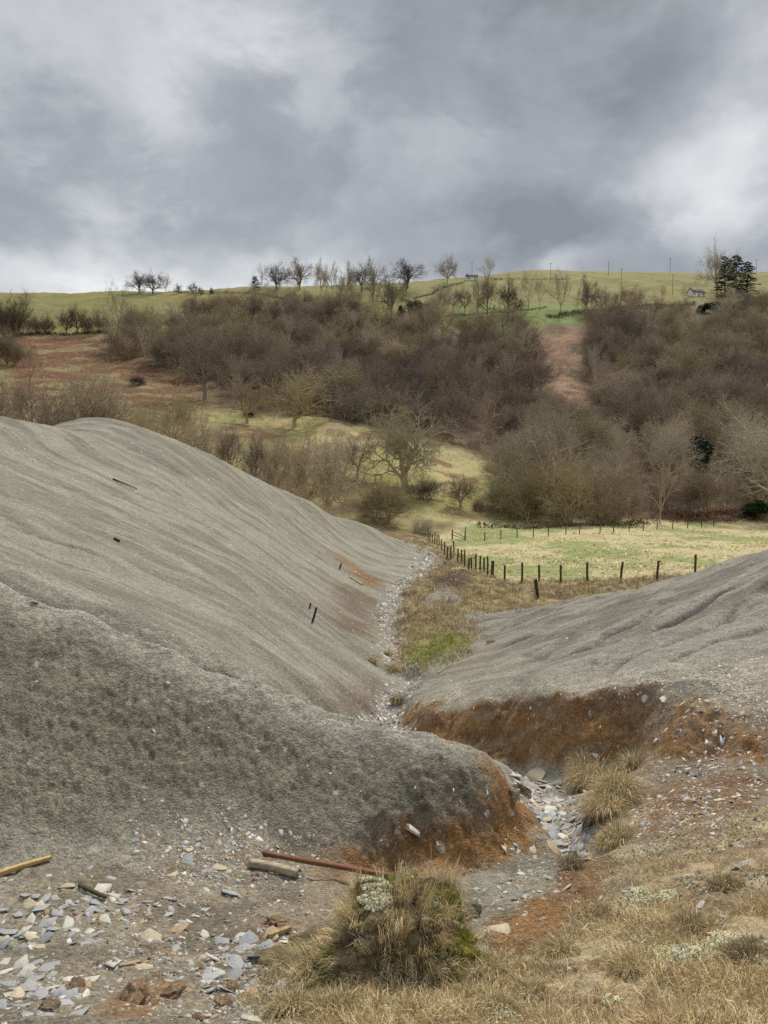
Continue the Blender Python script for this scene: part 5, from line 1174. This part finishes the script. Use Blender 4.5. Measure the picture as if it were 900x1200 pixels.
def knobs(px, py, rad, label, seed):
    """flat ragged crust of lichen: hundreds of small knobs on a low uneven mat"""
    p = hit(px, py); r = np.random.default_rng(1200+seed); n = int(260*(rad/.2)**1.3)+60; q = r.uniform(-1.25, 1.25, (n*3, 2)); m_ = np.hypot(q[:, 0], q[:, 1])+(fbm(q[:, 0]*1.3+seed*3, q[:, 1]*1.3, 820, 3)-.5)*1.3
    k = (m_ < .85) & (np.hypot(q[:, 0], q[:, 1]) < 1.1); q = q[k][:n]; m_ = m_[k][:n]; n = len(q); x = p[0]+q[:, 0]*rad*1.15; y = p[1]+q[:, 1]*rad*1.25; z = full_h(x, y)+np.clip(.9-m_, 0, .9)*rad*.22; a = Acc(); cc = []
    th = np.linspace(0, math.pi, 5); ph = np.arange(6)*math.pi/3; S = np.stack([np.outer(np.sin(th), np.cos(ph)), np.outer(np.sin(th), np.sin(ph)), np.outer(np.cos(th), np.ones(6))], -1).reshape(-1, 3)
    fi = np.array([[t*6+p_, t*6+(p_+1) % 6, (t+1)*6+(p_+1) % 6, (t+1)*6+p_] for t in range(4) for p_ in range(6)]); cz = gz(p[0], p[1]); c = np.array(LI)*r.uniform(.8, 1.05)
    for i in range(n):
        s_ = r.uniform(.008, .021)*(1+.5*(m_[i] < .3)); W = S*s_*r.uniform(.8, 1.5, 3)+r.normal(size=S.shape)*s_*.16+np.array([x[i]-p[0], y[i]-p[1], z[i]-cz]); a.add(W, fi, 4); cc.append(np.tile(c*r.uniform(.65, 1.15)*np.array([1, 1, r.uniform(.8, 1.2)]), (len(S), 1)))
    o = put('lichen_cushion', a.mesh('lichen_cushion', M['lichen'], cols=np.concatenate(cc), smooth=True), None, (p[0], p[1], cz)); tag(o, label, 'lichen', kind='thing')
for i, (px, py, w, lab) in enumerate([(800, 1122, 74, 'largest pale lichen cushion in the turf at the lower right'), (845, 1100, 56, 'pale lichen cushion touching the largest one, upper right of it'), (890, 1135, 34, 'lichen cushion at the right edge beside the reddish tuft'), (868, 1196, 60, 'lichen cushion on the bottom edge at the right'),
    (838, 1175, 26, 'small lichen cushion between the largest and the bottom edge'), (620, 1165, 26, 'small lichen cushion on the turf right of the tussock'), (756, 1105, 24, 'flat lichen patch left of the largest cushion'), (750, 1052, 34, 'pale lichen in the upper turf, left of two'), (780, 1050, 26, 'pale lichen in the upper turf, right of two'),
    (595, 1195, 34, 'lichen at the bottom edge right of the tussock'), (520, 1192, 60, 'broad lichen cushion on the bottom edge under the tussock'), (455, 1195, 44, 'lichen on the bottom edge below the tussock, left'), (715, 1172, 24, 'small lichen patch in the middle of the lower turf'), (640, 1135, 22, 'small greyish lichen at the left border of the turf')]):
    p = hit(px, py); s = w/FPX*p[1]*.5; knobs(px, py, s, lab, i)

def lichen_bits():
    r, u, v, x, y = scatter(30000, 3.2, 10.5, -.5, .56, seed=51); uv = (u, v); p = Z['turf'](x, y, uv)*sstep(.52, .66, fbm(x*1.3+7, y*1.3, 215, 4)); k = r.random(len(x)) < p; x, y = x[k], y[k]; n = len(x)
    o = chips('lichen_crust', x, y, r.uniform(.012, .04, n), np.array([.58, .55, .40])*r.uniform(.6, 1.15, (n, 1)), 52, thick=.7, lift=.9, tilt=.5); o.data.materials[0] = M['lichen']
    tag(o, 'crumbs of pale lichen scattered through the dry turf', 'lichen', kind='stuff')
lichen_bits()
# ============================================================ the mossy tussock in the foreground
def tussock():
    cx, cy = .12, 4.85; g0 = gz(cx, cy); e = bpy.data.objects.new('mossy_tussock', None); C.objects.link(e); e.location = (cx, cy, g0); tag(e, 'mossy hummock overgrown with grass in the centre foreground', 'tussock')
    nu, nv = 170, 110; U, Vv = np.meshgrid(np.arange(nu)/nu*2*math.pi, np.linspace(0, 1, nv), indexing='ij')
    prof = 1.08*np.where(Vv < .7, 1.0-.62*(Vv/.7)**.62, .38*np.sqrt(np.clip(1-((Vv-.7)/.3)**2, 0, 1))**1.15); prof = np.maximum(prof, .001)
    lump = 1+(fbm(np.cos(U)*1.5+5, np.sin(U)*1.5+Vv*2.6, 901, 4)-.5)*1.0; rad = prof*lump; Zz = -.25+.84*np.clip(Vv/.94, 0, 1.02)*(1+.22*(fbm(np.cos(U)*1.4, np.sin(U)*1.4, 905, 3)-.5))
    X = np.cos(U)*rad; Y = np.sin(U)*rad*.85+.05; X = X+.05-.10*np.clip(Zz, 0, 1)**1.3
    fine = (fbm(U*7, Vv*14, 903, 5)-.5)*.13; X = X+np.cos(U)*fine; Y = Y+np.sin(U)*fine; Zz = Zz+fine*.6
    V = np.stack([X, Y, Zz], -1).reshape(-1, 3); i = np.arange(nu)[:, None]; j = np.arange(nv-1)[None]; i2 = (i+1) % nu; F = np.stack([i*nv+j, i2*nv+j, i2*nv+j+1, i*nv+j+1], -1).reshape(-1)
    nz = fbm(V[:, 0]*9, V[:, 1]*9+V[:, 2]*9, 907, 4); n2 = fbm(V[:, 0]*3.5, V[:, 1]*3.5+V[:, 2]*3.5, 908, 3)
    ms = np.maximum(sstep(.06, .2, V[:, 0]+.9*(n2-.5))*sstep(-.08, .06, V[:, 2])*(1-sstep(.34, .44, V[:, 2]))*(V[:, 1] < .2), .8*sstep(.56, .64, n2)*sstep(.1, .3, V[:, 2]))
    col = lerp(rgb(.19, .16, .09), rgb(.10, .08, .05), sstep(.42, .6, nz)); mc = lerp(rgb(.27, .265, .05), rgb(.15, .16, .04), sstep(.35, .65, nz)); col = lerp(col, mc, ms*.9)
    me = fast_mesh('soil_mound', V, F, np.full(nu*(nv-1), 4), col, [M['soil']], True); put('soil_mound', me, e)
    def on(px, py):
        d = ray(px, py); d = d/d[1]; ys = np.linspace(4.0, 6.2, 900); P = np.stack([d[0]*ys, ys, d[2]*ys], -1)-np.array([cx, cy, g0])
        D = np.array([np.min(((V-q)**2).sum(1)) for q in P[::10]]); k = np.nonzero(D < .0014)[0]; return P[::10][k[0]] if len(k) else P[::10][np.argmin(D)]
    r = np.random.default_rng(55)
    # lichen: a crust of many small knobs hugging the mound
    def crust(name, px, py, rx, rz, n, c, sz):
        q = on(px, py); D = (V-q)/np.array([rx, rx, rz]); k = np.nonzero(((D**2).sum(1) < 1+.7*(nz-.5)) & (V[:, 1] < q[1]+.16))[0]
        if len(k) == 0: return
        k = r.choice(k, n); P = V[k]+r.normal(size=(n, 3))*.006; g = 7; a = Acc(); cc = []
        th = np.linspace(0, math.pi, 5); ph = np.arange(6)*math.pi/3; S = np.stack([np.outer(np.sin(th), np.cos(ph)), np.outer(np.sin(th), np.sin(ph)), np.outer(np.cos(th), np.ones(6))], -1).reshape(-1, 3)
        fi = np.array([[t*6+p_, t*6+(p_+1) % 6, (t+1)*6+(p_+1) % 6, (t+1)*6+p_] for t in range(4) for p_ in range(6)])
        for q_ in P:
            s_ = r.uniform(.5, 1.2)*sz; W = S*s_*r.uniform(.7, 1.2, 3)+r.normal(size=S.shape)*s_*.12+q_; a.add(W, fi, 4); cc.append(np.tile(np.array(c)*r.uniform(.7, 1.15), (len(S), 1)))
        o = put(name, a.mesh(name, M['lichen'], cols=np.concatenate(cc), smooth=True), e); tag(o, kind='stuff')
    crust('lichen_cap', 432, 1046, .17, .075, 420, (.76, .74, .52), .015); crust('lichen_patch', 398, 1058, .10, .09, 150, (.27, .28, .19), .014)
    for px, py, s, n, cc in ((452, 1140, .06, 60, (.50, .50, .34)), (483, 1148, .05, 40, (.48, .48, .33)), (528, 1118, .07, 70, (.44, .45, .24)), (500, 1075, .04, 26, (.5, .5, .38)), (463, 1085, .05, 26, (.40, .40, .28)), (515, 1055, .05, 26, (.4, .4, .26)), (420, 1100, .05, 20, (.42, .42, .3))):
        crust('lichen_patch', px, py, s, s, n, cc, .012)
    a = Acc(); ncl = 760; ci = r.integers(0, len(V), ncl*3); ci = ci[V[ci][:, 2] > -.18][:ncl]; cap = on(432, 1043)
    for c0 in ci:
        b = V[c0]; 
        if ((b-cap)**2).sum() < .16**2 and b[1] < .25: continue
        if ms[c0] > .3 and r.random() < .93: continue
        nb = int(r.integers(14, 46)); top = b[2] > .42; out = unit(b*np.array([1, 1, .5])); sway = out*1.1+r.normal(size=3)*.4+np.array([0, 0, .9 if top else -.35])
        P = b+r.normal(size=(nb, 3))*r.uniform(.01, .03); ln = r.uniform(.06, .17)*(1.35 if top else 1); w_ = [4, 4, 2.5, 4, 1, 1.5, .5] if (top or r.random() < .45) else [2.5, 3, 4, 1, 3, 3, 2]
        blades(a, P[:, 0], P[:, 1], P[:, 2]-.01, ln*r.uniform(.4, 1.25, nb), r.uniform(.0018, .004, nb), .5, gcols(r, nb, w_)*r.uniform(.95, 1.35), int(r.integers(1e6)), np.tile(sway, (nb, 1)), r.uniform(.6, 1.7))
    # moss pile: very short olive-green shoots
    k = np.nonzero(ms > .35)[0]; k = r.choice(k, 9000); B = V[k]; n = len(B); mcol = np.array([.36, .37, .06])*r.uniform(.45, 1.25, (n, 1))*np.array([1, 1, 1]); mcol[r.random(n) < .25] *= np.array([.8, 1.05, .7])
    blades(a, B[:, 0], B[:, 1], B[:, 2]-.004, r.uniform(.012, .034, n), r.uniform(.003, .006, n), .6, mcol, 61, unit_rows(B)*1.4, .3)
    # long wispy stems on the top, bending one way
    n = 300; x = r.normal(.0, .13, n)-.05; y = r.normal(.05, .10, n); blades(a, x, y, np.full(n, .50)+r.normal(size=n)*.04, r.uniform(.10, .30, n), np.full(n, .0022), .45, gcols(r, n, [4, 3, 1, 5, 0, 0, 0]), 57, np.tile([.18, 0, 0], (n, 1)), .5)
    # matted dead skirt merging into the ground
    for t_ in range(430):
        an = r.random()*6.28; q = r.uniform(.5, 1.15); x0, y0 = math.cos(an)*q*.95+.02, math.sin(an)*q*.72-.10; nb = int(r.integers(12, 34)); x = x0+r.normal(size=nb)*.035; y = y0+r.normal(size=nb)*.03
        blades(a, x, y, full_h(x+cx, y+cy)-g0+np.clip(.62-q, 0, .3)*.25, r.uniform(.05, .17)*r.uniform(.5, 1.2, nb), r.uniform(.0018, .0042, nb), .9, gcols(r, nb, [3, 4, 4, 2, 3, 2, 2])*r.uniform(.7, 1.1), int(r.integers(1e6)), np.tile(r.normal(size=3)*np.array([.8, .8, 0]), (nb, 1)), r.uniform(.5, 1.5))
    end(a, 'grass', None, kind='stuff', parent=e)
    t = Acc()
    for i in range(110):
        b = V[r.integers(0, len(V))]
        if b[2] < -.1 or b[2] > .5: b = b*.9+np.array([0, 0, .1])
        d = unit(b*np.array([1, 1, .3])+r.normal(size=3)*.5+np.array([0, 0, .3])); P = [b]
        for s in range(3): d = unit(d+r.normal(size=3)*.45); P.append(P[-1]+d*r.uniform(.02, .06))
        t.tube(P, [.003, .0026, .0022, .0014], 4)
    n = sum(len(v) for v in t.v); tw = put('heather_twigs', t.mesh('heather_twigs', M['wood'], cols=np.tile([.16, .10, .065], (n, 1))), e); tag(tw, kind='stuff')
tussock()
# ============================================================ timber, fences, houses, poles
def beam(name, A, B, w, h, c, label, cat, roll=0, rough=.15, seed=0, parent=None, taper=1.0, split=True, group=None, bow=.012):
    """sawn or split timber: 14 rings of 12 points, uneven, with ragged ends"""
    A = np.array(A, float); B = np.array(B, float); L = np.linalg.norm(B-A); r = np.random.default_rng(seed+90); d = (B-A)/L
    up = np.array([0, 0, 1.]) if abs(d[2]) < .8 else np.array([0, 1., 0]); s = unit(np.cross(d, up)); t = np.cross(s, d); ca, sa = math.cos(roll), math.sin(roll); s, t = s*ca+t*sa, t*ca-s*sa
    sec = []
    for a, b in ((-1, -1), (-.4, -1.03), (.35, -.98), (1, -1), (1.03, -.3), (.98, .4), (1, 1), (.4, .98), (-.3, 1.03), (-1, 1), (-.98, .35), (-1.03, -.4)): sec.append((a*w/2, b*h/2))
    n = 14; V, col = [], []
    for i in range(n):
        u = i/(n-1); k = 1-(1-taper)*u; bend = up*math.sin(u*3.1)*L*bow+s*(math.sin(u*5+seed)*L*bow*.6)
        for j, (a, b) in enumerate(sec):
            q = A+d*L*u+bend+s*a*k*(1+r.normal()*rough*.25)+t*b*k*(1+r.normal()*rough*.35)
            if i in (0, n-1): q = q+d*r.normal()*w*.25
            V.append(q); col.append(np.array(c)*(1+.25*math.sin(j*2.1+i*.4)*rough*3+r.normal()*.13))
    K = 12; F = []
    for i in range(n-1):
        for j in range(K): F += [i*K+j, i*K+(j+1) % K, (i+1)*K+(j+1) % K, (i+1)*K+j]
    S = [4]*((n-1)*K); F += list(range(K))[::-1]+[(n-1)*K+j for j in range(K)]; S += [K, K]; V = np.array(V); o0 = np.zeros(3) if parent else A.copy()
    me = fast_mesh(name, V-o0, F, S, np.clip(np.array(col), .01, .9), [M['wood']], False); o = put(name, me, parent, tuple(o0)); 
    if parent is None: tag(o, label, cat, group)
    return o
def g3(px, py, up=0.0):
    p = hit(px, py); return np.array([p[0], p[1], gz(p[0], p[1])+up])
def span(name, a, b, w, h, c, label, cat, lift=.02, **k):
    A, B = g3(*a), g3(*b); A[2] += lift+h*.4; B[2] += lift+h*.4; return beam(name, A, B, w, h, c, label, cat, **k)
A = g3(309, 1007); B = g3(531, 1046); A[2] += .07; B[2] += .05
span('rusty_bar', (309, 1009), (532, 1048), .05, .04, (.21, .10, .062), 'long rust-red bar lying behind the tussock', 'metal bar', lift=.05, rough=.08)
span('timber_plank', (292, 1017), (349, 1031), .07, .075, (.38, .33, .23), 'short thick grey plank under the end of the rusty bar', 'plank', lift=.02, seed=3)
span('timber_plank', (-14, 1032), (59, 1008), .055, .05, (.50, .37, .17), 'yellow split plank at the left edge on grey gravel', 'plank', lift=.02, seed=4, taper=.7)
span('dark_stick', (93, 1044), (124, 1060), .035, .03, (.085, .075, .04), 'short dark mossy stick among the slates at the left', 'stick', seed=5, taper=.8)
span('sawn_stick', (314, 1106), (340, 1096), .035, .035, (.40, .30, .15), 'short sawn buff stick left of the tussock', 'stick', seed=6)
span('dark_log', (133, 564), (161, 575), .10, .07, (.10, .06, .04), 'dark log lying on the upper face of the left heap', 'log', seed=7, taper=.4)
span('timber_scrap', (134, 631), (140, 634), .06, .05, (.07, .055, .04), 'dark scrap of timber in the middle of the left heap', 'scrap', seed=8)
span('pale_plank', (410, 675), (424, 684), .10, .06, (.48, .40, .28), 'thin pale plank on the rusty patch of the left heap', 'plank', seed=9)
span('dead_branch', (513, 790), (530, 778), .035, .03, (.36, .29, .19), 'bent dead branch at the foot of the right heap', 'branch', seed=10, taper=.6)
span('slate_flake', (478, 974), (493, 975), .12, .03, (.5, .48, .42), 'long pale flake resting on the end of the spur', 'slate', seed=12)
def stake(px, py, toppx, toppy, w, label, c=(.055, .045, .035), name='old_stake', cat='post', group=None):
    b = g3(px, py); s = b[1]/FPX; t = b+np.array([(toppx-px)*s, 0, (py-toppy)*s]); b = b-(t-b)*.15; return beam(name, b, t, w, w, c, label, cat, seed=int(px), rough=.2, group=group)
stake(366, 730, 371, 712, .075, 'taller of two dark stakes standing in the left heap')
stake(363, 717, 364, 711, .06, 'shorter of two dark stakes in the left heap')
stake(398, 666, 400, 660, .09, 'dark stub at the top of the rusty patch on the left heap')
stake(630, 699, 627, 678, .17, 'leaning dark post alone below the front fence', name='leaning_post')

def fence(name, label, line_px, heights, width, wires, cat='fence', c=(.085, .07, .052), extra=()):
    e = bpy.data.objects.new(name, None); C.objects.link(e); pos = [g3(px, py) for px, py in line_px]; e.location = pos[0]; tag(e, label, cat); o0 = pos[0].copy(); tops = []
    for i, (p, h) in enumerate(zip(pos, heights)):
        ww = width*(1.7 if i in extra else 1); lean = np.random.default_rng(i+len(line_px)).normal(size=2)*.04
        b = p-o0; t = b+np.array([lean[0], lean[1], h]); beam('post', b-np.array([0, 0, .3]), t, ww, ww, c, None, None, seed=i, parent=e, rough=.15); tops.append((b, t))
    t = Acc()
    for f in wires:
        for (b0, t0), (b1, t1) in zip(tops[:-1], tops[1:]):
            P = [b0+(t0-b0)*f, None, b1+(t1-b1)*f]; P[1] = (P[0]+P[2])/2-np.array([0, 0, .02]); t.tube(P, [.006]*3, 3)
    n = sum(len(v) for v in t.v); put('wire', t.mesh('wire', M['wood'], cols=np.tile([.15, .14, .13], (n, 1))), e)
def along(a, b, n, pw=1.0):
    """equal steps on the ground between two photo points"""
    A, B = hit(*a), hit(*b); out = []
    for k in range(n):
        q = A+(B-A)*k/(n-1); X = project(q[0], q[1], float(base_h(np.array([q[0]]), np.array([q[1]]))[0])); out.append((float(X[0]), float(X[1])))
    return out
mid_px = along((577, 678), (541, 659), 9)+along((536, 656), (502, 633), 12)
fence('stock_fence', 'post and wire fence running back beside the stream', mid_px, [1.15+.1*math.sin(k*2) for k in range(21)], .11, (.4, .65, .9), extra=(0,))
front = [(577, 679), (592, 680), (612, 681), (632, 681), (657, 683), (688, 683), (727, 683), (770, 680), (815, 671)]
fence('stock_fence', 'post and wire fence across the near side of the field', front[1:], [1.1, 1.3, 1.1, 1.15, 1.2, 1.25, 1.3, 1.3], .12, (.35, .6, .88))
far = [(545, 628), (568, 633), (587, 632), (606, 631), (625, 630), (643, 629), (663, 627), (679, 626), (703, 625), (719, 624), (737, 623), (754, 622), (770, 621), (788, 620), (806, 619), (822, 618), (836, 617)]
fence('stock_fence', 'thin old fence along the far side of the field', far, [1.0+.15*math.sin(k*3) for k in range(len(far))], .09, (.5, .9))
e = bpy.data.objects.new('field_gate', None); C.objects.link(e); a = g3(530, 632); b = g3(545, 634); e.location = a; tag(e, 'small broken gate at the far corner of the two fences', 'gate')
beam('post', (0, 0, -.2), (0, 0, 1.2), .14, .14, (.08, .065, .05), None, None, seed=1, parent=e); beam('post', b-a-np.array([0, 0, .2]), b-a+np.array([0, 0, 1.1]), .12, .12, (.08, .065, .05), None, None, seed=2, parent=e)
beam('rail', (0, 0, 1.0), tuple(b-a+np.array([0, 0, .35])), .08, .06, (.12, .10, .07), None, None, seed=3, parent=e); beam('rail', (0, 0, .55), tuple(b-a+np.array([0, 0, .15])), .07, .05, (.12, .10, .07), None, None, seed=4, parent=e)

def quad_mesh(name, V, F, col, parent=None):
    Fl = [i for f in F for i in f]; me = fast_mesh(name, V, Fl, [len(f) for f in F], np.tile(col, (len(V), 1)), [M['paint']], False); return put(name, me, parent)
def boxv(x0, x1, y0, y1, z0, z1):
    V = [(x, y, z) for z in (z0, z1) for y in (y0, y1) for x in (x0, x1)]; return V, [(0, 2, 3, 1), (4, 5, 7, 6), (0, 1, 5, 4), (2, 6, 7, 3), (0, 4, 6, 2), (1, 3, 7, 5)]
def house(px, py, wpx, hpx, name, label, roofc, rot=0, windows=3, gable=.4, chim=1):
    p = g3(px, py); s = p[1]/FPX; W = wpx*s; H = hpx*s; D = W*.5; e = bpy.data.objects.new(name, None); C.objects.link(e); e.location = (p[0], p[1], p[2]-.3); e.rotation_euler = (0, 0, rot); tag(e, label, 'house')
    hw = H*(1-gable)+.3; V = [(-W/2, 0, 0), (W/2, 0, 0), (W/2, D, 0), (-W/2, D, 0), (-W/2, 0, hw), (W/2, 0, hw), (W/2, D, hw), (-W/2, D, hw), (-W/2, D/2, H+.25), (W/2, D/2, H+.25)]
    quad_mesh('wall', V, [(0, 1, 5, 4), (1, 2, 6, 9, 5), (2, 3, 7, 6), (3, 0, 4, 8, 7)], (.84, .83, .80), e)
    o = .25; z = hw-.12; R_ = [(-W/2-o, -o, z), (W/2+o, -o, z), (W/2+o, D/2, H+.35), (-W/2-o, D/2, H+.35), (-W/2-o, D+o, z), (W/2+o, D+o, z)]; R2 = [(a, b, c+.16) for a, b, c in R_]
    rf = quad_mesh('roof', R_+R2, [(6, 7, 8, 9), (9, 8, 11, 10), (3, 2, 1, 0), (4, 5, 2, 3), (0, 1, 7, 6), (5, 4, 10, 11), (0, 6, 9, 3), (3, 9, 10, 4), (1, 2, 8, 7), (2, 5, 11, 8)], roofc, e)
    for k in range(chim):
        cx = (-W/2+.5) if k == 0 else W/2-.5; v, f = boxv(cx-.35, cx+.35, D/2-.35, D/2+.35, H-.2, H+1.0); quad_mesh('chimney', v, f, (.5, .48, .44), rf)
    for k in range(windows):
        x = -W/2+W*(k+.5)/windows; nm = 'door' if (windows > 2 and k == windows//2) else 'window'; v, f = boxv(x-.28, x+.28, -.06, .05, .3 if nm == 'door' else hw*.5, hw*.76); quad_mesh(nm, v, f, (.04, .045, .05), e)
house(553, 329, 13, 7, 'cottage', 'small white cottage high on the skyline hill left of the bare tree', (.12, .115, .115), rot=-.1, windows=2, gable=.35)
house(819, 347, 18, 9, 'farmhouse', 'white farmhouse with brown roof beside the dark conifers', (.17, .14, .115), rot=.35, windows=3, gable=.5)
house(690, 352, 10, 7, 'farm_cottage', 'white cottage half hidden by trees above the red clearing', (.12, .11, .10), rot=.1, windows=2, gable=.4, chim=1)
for px, py, top, lab in ((553, 326, 308, 'thin pole behind the small white cottage'), (645, 330, 309, 'thin pole on the skyline above the tall grey trees'), (713, 322, 306, 'thin pole standing on the skyline right of centre'), (728, 333, 313, 'pole standing below the skyline in the upper pasture'),
                         (785, 321, 303, 'pole on the skyline left of the conifers'), (886, 323, 305, 'pole on the skyline right of the conifers'), (158, 376, 359, 'short pole in the left pasture above the wood'), (788, 345, 322, 'pole in the pasture left of the farmhouse')):
    p = g3(px, py) if hit(px, py) is not None else g3(px, py+4); s = p[1]/FPX; h = (py-top)*s; e = bpy.data.objects.new('utility_pole', None); C.objects.link(e); e.location = p; tag(e, lab, 'pole', 'utility poles across the hill')
    beam('pole', (0, 0, -.4), (0, 0, h), .17, .17, (.10, .085, .07), None, None, seed=2, parent=e, rough=.05, taper=.7); beam('crossarm', (-.7, 0, h-.5), (.7, 0, h-.5), .09, .09, (.10, .085, .07), None, None, seed=3, parent=e, rough=.05)
# hedges and old field walls on the hill
def hedge(L, hgt, label, tint=(.16, .125, .085), dens=26, seed=0):
    global rng
    P = [g3(*q) for q in L]; r = np.random.default_rng(seed+30); a = Acc(); b0, d0, l0 = [], [], []
    for A_, B_ in zip(P[:-1], P[1:]):
        n = int(np.linalg.norm(B_-A_)*dens); t = r.random(n); q = A_+(B_-A_)*t[:, None]; q[:, :2] += r.normal(size=(n, 2))*.35; q[:, 2] = full_h(q[:, 0], q[:, 1])-.1; b0.append(q)
    b0 = np.concatenate(b0); n = len(b0); rng = r; hh = hgt*(.5+.9*fbm(b0[:, 0]*.25, b0[:, 1]*.25, 350+seed, 3)); b0[:, 2] += r.random(n)*hh*.5; d = unit_rows(r.normal(size=(n, 3))*np.array([.6, .6, .2])+np.array([0, 0, .8])); l = (hh*r.uniform(.35, .8, n))[:, None]
    o0 = P[0]; a.ribbons(b0-o0, b0-o0+d*l*.5, b0-o0+unit_rows(d+r.normal(size=(n, 3))*.4)*l, r.uniform(.08, .2, n)); o = put('hedge', a.mesh('hedge', M['twig'])); o.location = o0; o.color = (*tint, 1); tag(o, label, 'hedge')
hedge([(16, 394), (60, 394), (128, 392)], 1.6, 'low dark hedge between red bracken and pasture at the left', (.12, .09, .06), 34, 1)
hedge([(205, 344), (250, 344.5), (300, 345), (345, 352)], 1.3, 'dark hedge line just under the left part of the skyline', (.10, .085, .05), 16, 2)
hedge([(484, 350), (505, 345), (522, 337), (545, 332)], 1.0, 'dark hedge climbing towards the small white cottage', (.17, .15, .09), 18, 3)
hedge([(512, 372), (560, 368), (600, 366), (640, 362)], .9, 'hedge along the top of the bright green strip', (.12, .10, .06), 24, 4)
hedge([(640, 372), (700, 366), (760, 360), (815, 357)], 2.4, 'brown hedge between the upper pasture and the wood', (.17, .135, .095), 30, 5)
hedge([(572, 327), (620, 328), (668, 327)], 1.0, 'thin hedge across the pasture right of the small cottage', (.13, .12, .07), 12, 6)
hedge([(840, 352), (870, 353), (899, 352)], 2.6, 'dark hedge at the foot of the big conifers', (.09, .075, .055), 34, 7)
hedge([(470, 353), (500, 360), (520, 366)], 1.8, 'short brown hedge above the little spruce', (.15, .12, .08), 24, 8)
hedge([(790, 607), (840, 603), (895, 599)], 1.2, 'reddish bank of dead growth at the right end of the field', (.26, .12, .07), 40, 9)
hedge([(560, 618), (620, 620), (690, 617), (760, 614)], .9, 'dead brown growth along the far edge of the field', (.20, .15, .09), 24, 10)
